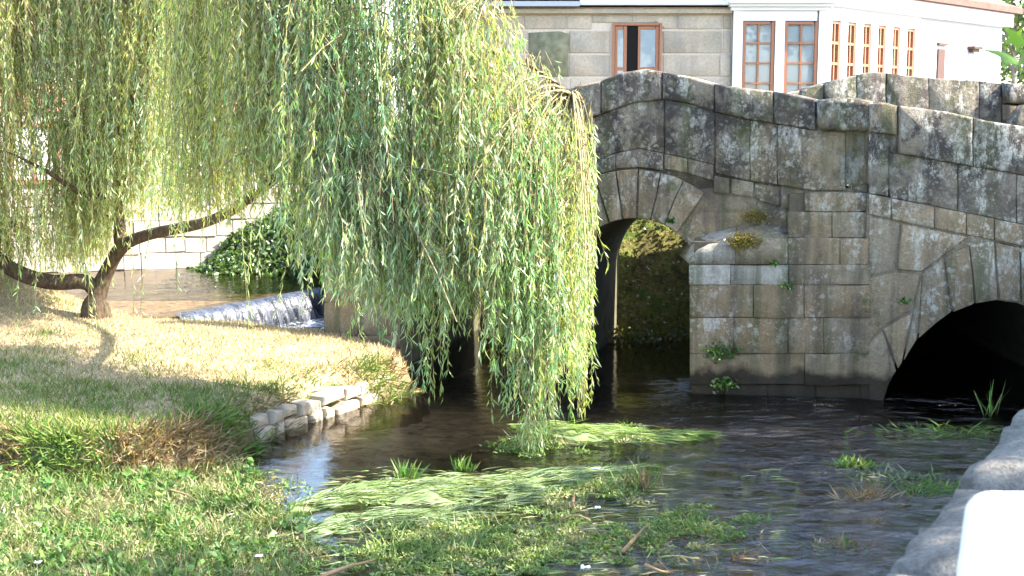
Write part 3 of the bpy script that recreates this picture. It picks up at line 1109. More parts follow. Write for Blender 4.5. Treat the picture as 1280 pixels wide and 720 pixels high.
# ashlar blocks of the front
rowsH = [(18, 37), (38, 67), (68, 96), (97, 126), (127, 156), (157, 186)]
jn = [[560, 606, 655, 708, 740, 790, 846, 903, 914], [560, 600, 641, 661, 711, 763, 828, 903, 914], [560, 622, 661, 711, 763, 828, 899, 914], [560, 590, 660, 712, 763, 828, 880, 914], [560, 630, 690, 763, 828, 899, 914], [560, 590, 660, 712, 790, 860, 914]]
for (r0, r1), js in zip(rowsH, jn):
    for a, b in zip(js[:-1], js[1:]):
        if a == 763 and b == 828 and r0 < 150 and r0 > 30:
            continue
        if a == 661 and r0 in (38, 68):
            continue
        if r0 == 18 and a == 740:
            stone_px('wall_stone', house, [(a, r0), (b, r0), (b, 29), (a, 29)], PH, M['house_ashlar'], depth=0.06, gap=0.016, bevel=0.010, bulge=0.006, off=0.014)
            continue
        if r0 == 18 and a == 790:
            stone_px('wall_stone', house, [(a, r0), (b, r0), (b, r1), (828, r1), (828, 29), (a, 29)], PH, M['house_ashlar'], depth=0.06, gap=0.016, bevel=0.010, bulge=0.006, off=0.014)
            continue
        stone_px('wall_stone', house, [(a, r0), (b, r0), (b, r1), (a, r1)], PH, M['house_ashlar'], depth=0.06, gap=0.016, bevel=0.010, bulge=0.006, off=0.014, jit=0.004)
stone_px('wall_patch', house, [(661, 41), (700, 39), (711, 42), (711, 96), (661, 96)], PH, M['rough_fill'], depth=0.05, bulge=0.03, off=0.0)
link('cornice', *join_data([bar_on(PH, 560, 914, 12, 17, -0.05, 0.14)]), M['house_ashlar'], house)
link('gutter', *bar_on(PH, 560, 724, 3, 9, -0.05, 0.34), M['zinc'], house)
link('fascia', *bar_on(PH, 724.5, 913, -2, 7, -0.05, 0.30), M['white_paint'], house)
# bent drain pipe at the left
pp = [at_y(596, 12, HY - 0.15), at_y(603, 14, HY - 0.15), at_y(610, 22, HY - 0.12), at_y(611, 40, HY - 0.1), at_y(611, 120, HY - 0.1)]
link('drain_pipe', *tube(spline(pp, 12), [0.05] * 12, 8), M['zinc'], house, smooth=True)

def window(name, pl, x0, x1, y0, y1, ncol, rws, fw, mw, parent, back='curtain', off=0.02, deep=0.10):
    """wooden window: frame with glazing bars (one part), its panes and what hangs behind as sub-parts"""
    parts = [bar_on(pl, x0, x0 + fw, y0, y1, off - deep, off + 0.02), bar_on(pl, x1 - fw, x1, y0, y1, off - deep, off + 0.02),
             bar_on(pl, x0 + fw, x1 - fw, y0, y0 + fw, off - deep, off + 0.017)]
    cw = (x1 - x0 - 2 * fw) / ncol
    for r in rws:
        parts.append(bar_on(pl, x0 + fw, x1 - fw, r - mw / 2, r + mw / 2, off - deep * 0.6, off + 0.008))
    for i in range(1, ncol):
        xm = x0 + fw + cw * i
        parts.append(bar_on(pl, xm - mw / 2, xm + mw / 2, y0 + fw, y1, off - deep * 0.55, off + 0.004))
    w = link(name, *join_data(parts), M['window_wood'], parent)
    rr = [y0 + fw] + [r for r in rws] + [y1]
    for a, b in zip(rr[:-1], rr[1:]):
        for i in range(ncol):
            xa = x0 + fw + cw * i
            link('pane', *bar_on(pl, xa, xa + cw, a, b, off - 0.05, off - 0.044), M['window_glass'], w)
    link(back, *bar_on(pl, x0 + fw * 0.5, x1 - fw * 0.5, y0 + 1, y1, off - 0.085, off - 0.075), M[back if back in M else 'curtain'], w)
    return w

# the window in the stone wall, one casement ajar
wx0, wx1 = 766, 826
w = link('window', *join_data([bar_on(PH, 765, 768, 29, 150, -0.05, 0.05), bar_on(PH, 823.5, 826.5, 29, 150, -0.05, 0.05), bar_on(PH, 768, 823.5, 29, 32, -0.05, 0.047)]), M['window_wood'], house)
link('room_shade_panel', *bar_on(PH, 768, 824, 31, 150, -0.004, 0.002), M['room_shade_panel'], w)  # flat black panel painted in for the shade inside the room
for cx0, cx1, nm, dz in ((768.5, 783, 'casement', 0.03), (797, 823, 'casement', 0.02)):
    c_ = link(nm, *join_data([bar_on(PH, cx0, cx0 + 3, 33, 150, -0.03, dz), bar_on(PH, cx1 - 4, cx1, 33, 150, -0.03, dz), bar_on(PH, cx0 + 3, cx1 - 4, 33, 37, -0.03, dz - 0.004), bar_on(PH, cx0 + 3, cx1 - 4, 84, 88, -0.03, dz - 0.004)]), M['window_wood'], w)
for cx0, cx1 in ((771.5, 779), (800, 819)):
    link('pane', *bar_on(PH, cx0, cx1, 36.5, 84.5, 0.014, 0.018), M['window_glass'], w)
    link('curtain', *bar_on(PH, cx0, cx1, 36.5, 84.5, 0.004, 0.010), M['white_paint'], w)
    link('pane', *bar_on(PH, cx0, cx1, 88, 150, 0.014, 0.018), M['window_glass'], w)
    link('curtain', *bar_on(PH, cx0, cx1, 88, 150, 0.004, 0.010), M['white_paint'], w)

# white gallery: front
link('gallery_frame', *join_data([bar_on(PG, 915, 926.5, 12, 190, -0.03, 0.06), bar_on(PG, 967, 978.5, 24, 190, -0.03, 0.06), bar_on(PG, 1021, 1034, 12, 190, -0.03, 0.06), bar_on(PG, 926.5, 1021, 14, 26, -0.03, 0.057)]), M['white_paint'], house)
link('gallery_cornice', *join_data([bar_on(PG, 908, 1040, -8, 5, -0.05, 0.42), bar_on(PG, 911, 1038, 5.2, 9, -0.05, 0.26), bar_on(PG, 913, 1036, 9.2, 13.5, -0.05, 0.13)]), M['white_paint'], house)
for a, b in ((927, 966), (979, 1020)):
    window('gallery_window', PG, a, b, 27, 190, 2, [54, 79, 104, 129, 154], 3.6, 2.2, house, 'curtain')
# gallery: receding sunny side
sx = [(1036, 1047.5), (1056, 1067), (1075.5, 1086), (1094, 1104), (1112.5, 1122), (1130.5, 1141)]
parts = []
ed = [1034.6] + [v_ for s_ in sx for v_ in s_] + [1147]
def side_row(px, y_at_corner):
    """row of a level line on the receding wall"""
    z = on_plane(1035, y_at_corner, PSD).z
    lo, hi = -400.0, 500.0
    for _ in range(40):
        mid = (lo + hi) / 2
        if on_plane(px, mid, PSD).z > z:
            lo = mid
        else:
            hi = mid
    return lo
def sbar(xa, xb, ya, yb, o0, o1):
    ua = (on_plane(xa, 60, PSD) - PSD['o']).dot(PSD['u'])
    ub = (on_plane(xb, 60, PSD) - PSD['o']).dot(PSD['u'])
    za = on_plane(1035, ya, PSD).z
    zb = on_plane(1035, yb, PSD).z
    return bar(PSD, ua, ub, zb, za, o0, o1)
for i in range(0, len(ed), 2):
    parts.append(sbar(ed[i], ed[i + 1], 24, 190, -0.03, 0.06))
parts.append(sbar(1034.6, 1147, 8, 25, -0.03, 0.057))
link('gallery_frame', *join_data(parts), M['white_paint'], house)
for a, b in sx:
    w = link('gallery_window', *join_data([sbar(a, a + 1.6, 25.5, 190, -0.08, 0.035), sbar(b - 1.6, b, 25.5, 190, -0.08, 0.035), sbar((a + b) / 2 - 0.6, (a + b) / 2 + 0.6, 29, 190, -0.05, 0.024)] + [sbar(a + 1.6, b - 1.6, r, r + 3.4, -0.06, 0.03) for r in (25.5, 51.5, 77.5, 104, 130)]), M['window_wood'], house)
    for r0, r1 in ((29, 51.5), (55, 77.5), (81, 104), (107.5, 130)):
        link('pane', *sbar(a + 1.6, b - 1.6, r0, r1, -0.03, -0.024), M['window_glass'], w)
    link('blind', *sbar(a + 0.8, b - 0.8, 27, 190, -0.075, -0.065), M['blind'], w)
# plain white rendered end
link('rendered_wall', *sbar(1147.3, 1250, 8, 200, -0.04, 0.03), M['white_render'], house)
dr = link('shutter', *sbar(1170, 1178.5, 50, 190, 0.031, 0.07), M['dark_wood'], house)
link('lintel', *sbar(1169, 1180, 41, 45, 0.031, 0.10), M['dark_wood'], house)
link('shutter', *sbar(1208.5, 1217, 52, 190, 0.031, 0.05), M['zinc'], house)
link('wall_lamp', *join_data([sbar(1207.5, 1218, 42, 46, 0.031, 0.22), sbar(1209, 1217, 46.2, 51, 0.05, 0.16)]), M['dark_wood'], house)
# white eaves band and roof over the receding side
link('eaves_board', *sbar(1034.6, 1251, -12, 8, -0.05, 0.30), M['white_paint'], house)
zr = on_plane(1035, -12, PSD).z
rf = [(xl - 0.4, HY - 0.45), (xc - 0.5, HY - 0.45), (xg + 0.15, HY - 0.6), (send.x + 0.5, send.y - 0.15), (send.x - 3.2, send.y + 3.6), (xl - 0.4, HY + 7.4)]
apx = (4.5, HY + 4, zr + 2.1)
n = len(rf)
V = [(x, y, zr + 0.006) for x, y in rf] + [(x, y, zr + 0.15) for x, y in rf] + [apx]
F = [tuple(range(n - 1, -1, -1))] + [(i, (i + 1) % n, n + (i + 1) % n, n + i) for i in range(n)] + [(n + i, n + (i + 1) % n, 2 * n) for i in range(n)]
rob = link('roof', V, F, M['roof_tile'], house)
ch_b = sbar(1158, 1166, -34, -6, -0.5, 0.34)
link('chimney', *box_data(3.0, 3.7, HY + 3.2, HY + 3.9, zr + 1.2, zr + 2.9), M['white_render'], rob)

# ---- pale building behind the willow on the left
far = empty('pale_house', (-9, 26, 0.5))
tag(far, 'pale sunlit house with pink band and red roof, half hidden behind the willow', 'house')
PW = plane((-7.2, 25.2, 0), (0.55, -0.83, 0))
def wbar(u0, u1, z0, z1, a, b):
    return bar(PW, u0, u1, z0, z1, a, b)
link('wall', *wbar(-9, 3.4, 0.2, 4.2, -5, 0), M['pale_wall'], far)
link('plaster_band', *wbar(-9, 3.4, 3.0, 3.5, 0.001, 0.05), M['pink_plaster'], far)
for u in (-7.4, -4.6, -2.2, 0.8):
    w = link('window', *join_data([wbar(u, u + 0.08, 1.7, 2.8, 0.002, 0.06), wbar(u + 0.82, u + 0.9, 1.7, 2.8, 0.002, 0.06), wbar(u + 0.08, u + 0.82, 2.72, 2.8, 0.002, 0.057), wbar(u + 0.08, u + 0.82, 1.7, 1.78, 0.002, 0.057), wbar(u + 0.42, u + 0.48, 1.78, 2.72, 0.002, 0.054)]), M['window_wood'], far)
    link('pane', *wbar(u + 0.08, u + 0.82, 1.78, 2.72, 0.002, 0.02), M['curtain'], w)
a = [PW['o'] + PW['u'] * u + PW['n'] * o_ for u, o_ in ((-9.4, 0.4), (3.8, 0.4), (3.8, -5.4), (-9.4, -5.4))]
V = [(p.x, p.y, 4.21) for p in a] + [(p.x, p.y, 4.36) for p in a]
r1 = PW['o'] + PW['u'] * -7 - PW['n'] * 2.5
r2 = PW['o'] + PW['u'] * 1.4 - PW['n'] * 2.5
V += [(r1.x, r1.y, 5.9), (r2.x, r2.y, 5.9)]
F = [(3, 2, 1, 0), (0, 1, 5, 4), (1, 2, 6, 5), (2, 3, 7, 6), (3, 0, 4, 7), (4, 5, 9, 8), (5, 6, 9), (6, 7, 8, 9), (7, 4, 8)]
link('roof', V, F, M['roof_tile'], far)

# rough pale river wall below it
fw = empty('river_wall', (-6.5, 22.8, 0.3))
tag(fw, 'sunlit pale rubble river wall beyond the upper pool, below the pale house', 'wall')
PR = plane((-5.0, 22.4, 0), (0.30, -0.95, 0))
link('wall_core', *bar(PR, -10, 1.6, 0.1, 1.72, -0.5, -0.05), M['pale_mortar'], fw)
z0 = 0.12
for k in range(6):
    hgt = 0.27
    u = -10.0 + random.uniform(0, 0.4)
    while u < 1.5:
        wd = random.uniform(0.25, 0.7)
        u1 = min(u + wd, 1.6)
        if u1 - u > 0.15:
            V, F = prism_uv([(u, z0), (u1, z0 + random.uniform(-0.03, 0.03)), (u1, z0 + hgt), (u, z0 + hgt + random.uniform(-0.03, 0.03))], PR, 0.3, gap=0.003, bulge=0.012, bevel=0.012, off=random.uniform(-0.03, -0.01))
            link('stone', V, F, M['pale_wall'], fw, smooth=False)
        u += wd
    z0 += hgt

# ================================================================ TERRACE, RIVERSIDE WALL, CHAIR
WT = 1.75
e0 = at_z(1090, 722, WT)
e1 = at_z(1276, 499, WT)
wd_ = (e1 - e0)
wd_.z = 0
wd_.normalize()
wn_out = Vector((-wd_.y, wd_.x, 0))            # towards the river
PWALL = plane(e0, wn_out)
q0 = e0 - wd_ * 7.5
q1 = e0 + wd_ * 11.0
terrace = link('terrace', [Vector((q0.x, q0.y, 1.40)) - wn_out * 0.3, Vector((q1.x, q1.y, 1.40)) - wn_out * 0.3, Vector((40, q1.y, 1.40)), Vector((40, -30, 1.40)), Vector((q0.x - 6, -30, 1.40))], [(0, 4, 3, 2, 1)], M['terrace_paving'])
tag(terrace, kind='structure')
rw = empty('riverside_wall', (e0.x, e0.y, 0))
tag(rw, 'rough grey granite riverside wall at the lower right', 'wall')
us = PWALL['u']
sgn = 1 if us.dot(wd_) > 0 else -1
def WB(s0, s1, z0_, z1_, o0, o1):
    a_, b_ = sorted((s0 * sgn, s1 * sgn))
    return bar(PWALL, a_, b_, z0_, z1_, o0, o1)
link('wall_core', *WB(-7.5, 11, -1.0, WT - 0.07, -0.52, -0.06), M['mortar'], rw)
# face stones (river side)
z0 = -0.5
for k, hgt in enumerate((0.5, 0.48, 0.45, 0.42)):
    s = -2.0 + random.uniform(0, 0.4)
    while s < 11:
        w_ = random.uniform(0.45, 0.95)
        V, F = prism_uv([(s * sgn, z0), ((s + w_) * sgn, z0), ((s + w_) * sgn, z0 + hgt), (s * sgn, z0 + hgt)], PWALL, 0.25, gap=0.012, bulge=0.03, off=-0.03)
        link('face_stone', V, F, M['wall_granite'], rw, smooth=True)
        s += w_
    z0 += hgt
# coping stones, uneven tops
def top_stone(s0, s1, o0, o1):
    nu, nv = 7, 5
    V, F = [], []
    zoff = random.uniform(-0.015, 0.015)
    sl = random.uniform(-0.03, 0.03)
    for layer in (0, 1):
        for j in range(nv):
            for i in range(nu):
                a_ = i / (nu - 1)
                b_ = j / (nv - 1)
                edge = min(a_, 1 - a_, 0.5) * (s1 - s0), min(b_, 1 - b_, 0.5) * (o1 - o0)
                e_ = min(edge)
                s_ = s0 + (s1 - s0) * a_ + (0.02 * mnoise.noise(Vector((b_ * 3, s0, 1))) if i in (0, nu - 1) else 0)
                o_ = o0 + (o1 - o0) * b_ + (0.03 * mnoise.noise(Vector((a_ * 3, s0, 5))) if j in (0, nv - 1) else 0)
                p = e0 + wd_ * s_ + wn_out * o_
                if layer == 0:
                    z = WT - 0.22
                else:
                    z = WT + zoff + sl * (a_ - 0.5) - 0.05 * math.exp(-e_ / 0.035) + 0.03 * mnoise.noise(Vector((s_ * 4, o_ * 5, 2)))
                V.append(Vector((p.x, p.y, z)))
    m_ = nu * nv
    for j in range(nv - 1):
        for i in range(nu - 1):
            a_ = m_ + j * nu + i
            F.append((a_, a_ + 1, a_ + nu + 1, a_ + nu))
            a_ = j * nu + i
            F.append((a_, a_ + nu, a_ + nu + 1, a_ + 1))
    loop = [i for i in range(nu)] + [j * nu + nu - 1 for j in range(1, nv)] + [(nv - 1) * nu + i for i in range(nu - 2, -1, -1)] + [j * nu for j in range(nv - 2, 0, -1)]
    for a_, b_ in zip(loop, loop[1:] + loop[:1]):
        F.append((a_, b_, b_ + m_, a_ + m_))
    link('coping_stone', V, F, M['wall_granite'], rw, smooth=True)
s = -4.0
cuts = [-4.0, -3.1, -2.2, -1.3, -0.55, 0.22, 0.62, 1.25, 1.62, 2.35, 3.1, 3.6, 4.4, 5.2, 6.0, 7.0, 8.0, 9.0, 10.0, 11.0]
for k, (a, b) in enumerate(zip(cuts[:-1], cuts[1:])):
    if k % 3 == 1:
        top_stone(a + 0.012, b - 0.012, -0.30, 0.0)
        top_stone(a + 0.012, b - 0.012, -0.56, -0.325)
    else:
        top_stone(a + 0.012, b - 0.012, -0.56, 0.0)

# white plastic chair with its back to the viewer
cx = at_y(1215, 618, 2.62)
chair = empty('plastic_chair', (cx.x + 0.25, 2.62 + 0.2, 1.40))
chair.rotation_euler = (0, 0, 0)
tag(chair, 'white plastic chair with rounded backrest at the lower right corner', 'chair')
def rounded_panel(w_, z0_, z1_, r_, y_of, thick, ny=14):
    """upright rounded panel, outline lofted front to back with rounded rim"""
    out = []
    for cxx, czz, a0 in ((w_ / 2 - r_, z1_ - r_, 0), (-w_ / 2 + r_, z1_ - r_, 90), (-w_ / 2 + r_, z0_ + r_, 180), (w_ / 2 - r_, z0_ + r_, 270)):
        for k in range(7):
            t = R(a0 + 90 * k / 6)
            out.append((cxx + r_ * math.cos(t), czz + r_ * math.sin(t)))
    m_ = len(out)
    V, F = [], []
    rings = [(0.010, -thick / 2), (0.003, -thick * 0.38), (0.0, -thick * 0.15), (0.0, thick * 0.15), (0.003, thick * 0.38), (0.010, thick / 2)]
    for ins, yo in rings:
        for a_, z in out:
            sx_ = a_ * (1 - ins / (w_ / 2))
            sz_ = (z0_ + z1_) / 2 + (z - (z0_ + z1_) / 2) * (1 - ins / ((z1_ - z0_) / 2))
            V.append((sx_, y_of(sx_, sz_) + yo, sz_))
    for q in range(len(rings) - 1):
        for i in range(m_):
            j = (i + 1) % m_
            F.append((q * m_ + i, q * m_ + j, (q + 1) * m_ + j, (q + 1) * m_ + i))
    F.append(tuple(range(m_)))
    F.append(tuple((len(rings) - 1) * m_ + i for i in range(m_ - 1, -1, -1)))
    return V, F
ztop = cx.z - 1.40
cw_ = 0.50
base = Vector((chair.location.x, chair.location.y, 1.40))
def chair_part(name, V, F, smooth=True):
    V = [base + Vector(v_) for v_ in V]
    return link(name, V, F, M['white_plastic'], chair, smooth=smooth)
V, F = rounded_panel(cw_, 0.40, ztop, 0.045, lambda x_, z_: -0.2 + (ztop - z_) * 0.22 - 0.25 * (x_ * x_) * 0 + 0.35 * x_ * x_, 0.035)
chair_part('backrest', V, F, False)
v, f = rounded_panel(0.47, -0.22, 0.24, 0.06, lambda x_, z_: 0, 0.035)
chair_part('seat', [(a_, c_ + 0.12, 0.44 + b_) for a_, b_, c_ in v], f, False)
for sx_ in (-1, 1):
    for sy_, yy in ((0, -0.08), (1, 0.33)):
        p0 = Vector((sx_ * 0.20, yy, 0.43))
        p1 = Vector((sx_ * 0.245, yy + (0.03 if sy_ else -0.12), 0.0))
        v, f = tube([p0, p0.lerp(p1, 0.5), p1], [0.028, 0.024, 0.02], 8)
        chair_part('leg', v, f)

# ================================================================ FOLIAGE HELPERS
def leaves_mesh(name, P, D, S, L, W, colors, material, parent=None, fold=0.25, kind='stuff'):
    """lance-shaped leaves: P base (n,3), D direction, S side vector, L length, W width -> 4 triangles each"""
    n = len(P)
    D = D / np.linalg.norm(D, axis=1, keepdims=True)
    S = S - D * (S * D).sum(1, keepdims=True)
    S = S / np.maximum(1e-6, np.linalg.norm(S, axis=1, keepdims=True))
    N = np.cross(D, S)
    L = L[:, None]
    W = W[:, None]
    V = np.empty((n, 5, 3), np.float32)
    mid = P + D * L * 0.42
    V[:, 0] = P
    V[:, 1] = mid + S * W * 0.5 + N * W * fold
    V[:, 2] = mid - N * W * 0.1
    V[:, 3] = mid - S * W * 0.5 + N * W * fold
    V[:, 4] = P + D * L - N * L * 0.08
    b = (np.arange(n) * 5)[:, None]
    tri = np.array([[0, 2, 1], [0, 3, 2], [1, 2, 4], [2, 3, 4]])
    F = (b[:, :, None] + tri[None]).reshape(-1, 3)
    C = np.repeat(colors, 5, axis=0)
    o = fast_mesh(name, V.reshape(-1, 3), F, material, parent, C)
    if kind:
        o['kind'] = kind
    return o

def unit(n):
    v = rng.normal(size=(n, 3))
    return v / np.linalg.norm(v, axis=1, keepdims=True)

def pick_colors(n, palette, jit=0.18):
    pal = np.array(palette)
    c = pal[rng.integers(0, len(pal), n)]
    return np.clip(c * (1 + rng.normal(0, jit, (n, 1))) * (1 + rng.normal(0, 0.05, (n, 3))), 0.005, 0.9)

# ================================================================ WILLOW
base_w = at_z(120, 388, 0.56)
willow = empty('weeping_willow', base_w)
tag(willow, 'large weeping willow with hanging yellow-green strands, leaning over the stream', 'tree')
def wpx(px, py, Y):
    return at_y(px, py, Y)
TY = base_w.y
limbs = [
    ('trunk', [base_w + Vector((0, 0, -0.25)), base_w + Vector((0, 0, 0.05)), wpx(124, 362, TY), wpx(132, 340, TY), wpx(152, 308, TY - 0.1), wpx(190, 292, TY - 0.4), wpx(262, 276, TY - 1.3), wpx(330, 235, TY - 2.6), wpx(420, 150, TY - 3.7), wpx(520, 70, TY - 4.2), wpx(600, 62, TY - 4.4), wpx(668, 86, TY - 4.5), wpx(712, 118, TY - 4.6)],
     [0.22, 0.17, 0.13, 0.115, 0.10, 0.085, 0.075, 0.065, 0.065, 0.045, 0.028, 0.016, 0.007]),
    ('limb', [wpx(122, 366, TY), wpx(105, 352, TY - 0.05), wpx(70, 353, TY - 0.1), wpx(35, 346, TY - 0.2), wpx(0, 326, TY - 0.3), wpx(-60, 270, TY - 0.5), wpx(-110, 150, TY - 0.6), wpx(-130, 0, TY - 0.8), wpx(-110, -150, TY - 1)],
     [0.12, 0.12, 0.12, 0.12, 0.115, 0.10, 0.085, 0.06, 0.03]),
    ('limb', [wpx(150, 311, TY - 0.1), wpx(150, 240, TY), wpx(170, 150, TY - 0.2), wpx(200, 40, TY - 0.4), wpx(250, -90, TY - 0.6), wpx(330, -190, TY - 1.2)],
     [0.10, 0.09, 0.08, 0.065, 0.045, 0.02]),
    ('limb', [wpx(330, 235, TY - 2.6), wpx(350, 130, TY - 3.0), wpx(390, 0, TY - 3.6), wpx(440, -110, TY - 4.0), wpx(520, -170, TY - 4.3), wpx(590, -120, TY - 4.6), wpx(625, 0, TY - 4.7)],
     [0.075, 0.065, 0.05, 0.04, 0.03, 0.018, 0.006]),
    ('limb', [wpx(200, 40, TY - 0.4), wpx(120, -30, TY - 0.6), wpx(40, -60, TY - 0.9), wpx(-30, -20, TY - 1.0)],
     [0.05, 0.04, 0.03, 0.012]),
    ('limb', [wpx(390, 0, TY - 3.6), wpx(330, -60, TY - 3.7), wpx(270, -60, TY - 3.5), wpx(235, 10, TY - 3.2)],
     [0.045, 0.035, 0.022, 0.008]),
    ('limb', [wpx(420, 150, TY - 3.7), wpx(455, 185, TY - 4.1), wpx(430, 215, TY - 4.5)],
     [0.03, 0.02, 0.008]),
    ('limb', [wpx(150, 240, TY), wpx(110, 245, TY - 0.5), wpx(60, 215, TY - 0.9), wpx(10, 190, TY - 1.1)],
     [0.06, 0.045, 0.03, 0.012]),
]
limb_pts = []
for nm, pts, rad in limbs:
    n = len(pts) * 4
    sp = spline(pts, n)
    rr = list(np.interp(np.linspace(0, len(rad) - 1, n), range(len(rad)), rad))
    sp = [p + Vector((mnoise.noise(p * 1.7), mnoise.noise(p * 1.7 + Vector((9, 0, 0))), 0)) * 0.03 for p in sp]
    v, f = tube(sp, [q_ * (0.82 if i_ > 5 or nm == 'limb' else 1.0) for i_, q_ in enumerate(rr)], 10)
    link(nm, v, f, M['willow_bark'], willow, smooth=True)
    limb_pts += sp
LP = np.array([tuple(p) for p in limb_pts])

# dense envelope of the crown in the view it was measured from, with its own depth
TOP = [(-260, -260), (560, -200), (585, -60), (592, 14), (640, 30), (664, 72), (700, 90), (728, 116), (741, 170), (746, 230)]
BOT = [(-260, 375), (0, 362), (40, 368), (110, 352), (140, 305), (190, 288), (300, 296), (345, 325), (380, 350), (430, 390), (480, 425), (520, 462), (545, 492), (575, 460), (605, 470), (640, 510), (662, 568), (688, 560), (698, 512), (715, 505), (735, 505), (746, 420)]
DEP = [(-260, 15.9), (60, 16.2), (150, 16.0), (195, 15.6), (240, 13.0), (330, 12.0), (430, 11.6), (560, 11.5), (746, 11.5)]
palW = [(0.34, 0.43, 0.13), (0.26, 0.42, 0.13), (0.40, 0.45, 0.13), (0.20, 0.37, 0.16), (0.34, 0.46, 0.24), (0.43, 0.51, 0.27)]
pal_old = [(0.42, 0.38, 0.11), (0.38, 0.37, 0.10)]
def hem(px):
    # ragged hem: hanging tails separated by gaps
    v = mnoise.noise(Vector((px / 17.0, 3.3, 0.0))) + 0.5 * mnoise.noise(Vector((px / 7.0, 8.3, 0.0)))
    return 105 * max(0.0, min(1.0, 0.42 - v * 1.1))
LPs, LDs, LSs, LLs, LWs, LCs = [], [], [], [], [], []
tw_V, tw_F = [], []

def add_tube(path, r0, r1, sides=3):
    b = len(tw_V)
    n_ = len(path)
    for i in range(n_):
        t = path[min(i + 1, n_ - 1)] - path[max(i - 1, 0)]
        t = t / max(1e-6, np.linalg.norm(t))
        a_ = np.cross(t, (0.3, 0.9, 0.1))
        a_ = a_ / max(1e-6, np.linalg.norm(a_))
        b_ = np.cross(t, a_)
        r_ = r0 + (r1 - r0) * i / (n_ - 1)
        for k in range(sides):
            q = 2 * math.pi * k / sides
            tw_V.append(path[i] + (a_ * math.cos(q) + b_ * math.sin(q)) * r_)
    for i in range(n_ - 1):
        for k in range(sides):
            k2 = (k + 1) % sides
            tw_F.append((b + i * sides + k, b + i * sides + k2, b + (i + 1) * sides + k2, b + (i + 1) * sides + k))

def strand(start, out, length, tint, dens=1.0):
    """one hanging strand: arches out, then hangs; leaves alternate along it"""
    n_ = max(5, int(length / 0.16))
    pts = [np.array(start)]
    dirv = np.array(out, float)
    sway = rng.normal(0, 0.10, 2)
    if 640 + FPX * start[0] / start[1] > 690:
        sway[0] = min(sway[0], 0.0) * 0.4
    step = length / n_
    for i in range(n_):
        w_ = min(1.0, (i + 1) / 3.0)
        dv = dirv * (1 - w_) + np.array([sway[0] + 0.05 * math.sin(i * 0.9 + start[0] * 7), sway[1], -1.0]) * w_
        dv = dv / np.linalg.norm(dv)
        pts.append(pts[-1] + dv * step)
    pts = np.array(pts)
    add_tube(pts[::2] if len(pts) > 6 else pts, 0.004, 0.0018)
    m_ = int(length / 0.026 * dens)
    tt = rng.uniform(0.04, 1.0, m_) * (len(pts) - 1.001)
    i0 = tt.astype(int)
    fr = (tt - i0)[:, None]
    P = pts[i0] * (1 - fr) + pts[i0 + 1] * fr
    T = pts[i0 + 1] - pts[i0]
    T = T / np.linalg.norm(T, axis=1, keepdims=True)
    side = unit(m_)
    D = T * 1.0 + side * rng.uniform(0.35, 1.15, (m_, 1)) + np.array([0, 0, -0.35])
    LPs.append(P)
    LDs.append(D)
    LSs.append(unit(m_))
    LLs.append(rng.uniform(0.05, 0.13, m_))
    LWs.append(rng.uniform(0.010, 0.018, m_))
    LCs.append(np.clip(tint * (1 + rng.normal(0, 0.16, (m_, 1))) * (1 + rng.normal(0, 0.05, (m_, 3))), 0.01, 0.8))

NCL = 880
for ci in range(NCL):
    px = rng.uniform(-200, 742) if ci % 3 else rng.uniform(-200, 260)
    top = interp(px, TOP)
    bot = interp(px, BOT)
    Yc = interp(px, DEP) + (rng.normal(0, 0.45) if ci % 3 or px > 220 else abs(rng.normal(0.3, 0.8)))
    # where along the height this twig arches over; favour the whole height
    u_ = rng.uniform(0, 1) ** 0.9
    py = top + (bot - 60 - top) * u_
    c0 = np.array(at_y(px, py, Yc))
    # twig from the nearest limb point that is higher or level
    dd = np.linalg.norm(LP - c0, axis=1) + np.maximum(0, c0[2] - LP[:, 2]) * 1.5
    src = LP[np.argmin(dd)]
    midp = (src + c0) / 2 + np.array([0, 0, 0.25 + 0.2 * np.linalg.norm(src - c0)])
    if px > 560:
        midp[2] = min(midp[2], max(src[2], c0[2]) + 0.12)
    path = np.array([(1 - t) ** 2 * src + 2 * t * (1 - t) * midp + t * t * c0 for t in np.linspace(0, 1, 7)])
    add_tube(path, 0.012, 0.005, 4)
    tint = 1.1 * np.array(palW[rng.integers(0, len(palW))]) if rng.random() > 0.10 else np.array(pal_old[rng.integers(0, 2)])
    if px < 340 and rng.random() < 0.7:
        tint = np.array([(0.44, 0.47, 0.15), (0.46, 0.46, 0.14), (0.40, 0.48, 0.17)][rng.integers(0, 3)]) * 1.1
    ns = rng.integers(8, 13)
    for k in range(ns):
        t = rng.uniform(0.45, 1.0)
        i0 = min(5, int(t * 6))
        s_ = path[i0] + (path[i0 + 1] - path[i0]) * (t * 6 - i0)
        s_ = s_ + rng.normal(0, 0.09, 3)
        # keep the strand inside the envelope
        ppx = 640 + FPX * s_[0] / (s_[1])
        off = (rng.normal(0, 0.28), rng.normal(0, 0.28), rng.uniform(0.0, 0.35))
        bl = interp(ppx, BOT) - (hem(ppx) if ppx > 300 else 0.35 * hem(ppx)) + rng.normal(0, 10) - abs(rng.normal(0, 26))
        zb = at_y(ppx, bl, s_[1]).z
        L_max = s_[2] - zb
        if L_max < 0.25:
            continue
        if ppx > 738:
            continue
        if ppx > 690:
            off = (-abs(off[0]) * 0.5, off[1], off[2])
        L_ = min(L_max, rng.uniform(0.9, 2.6))
        tn = tint * (1 + rng.normal(0, 0.10))
        strand(s_, off, L_, tn, 0.58)
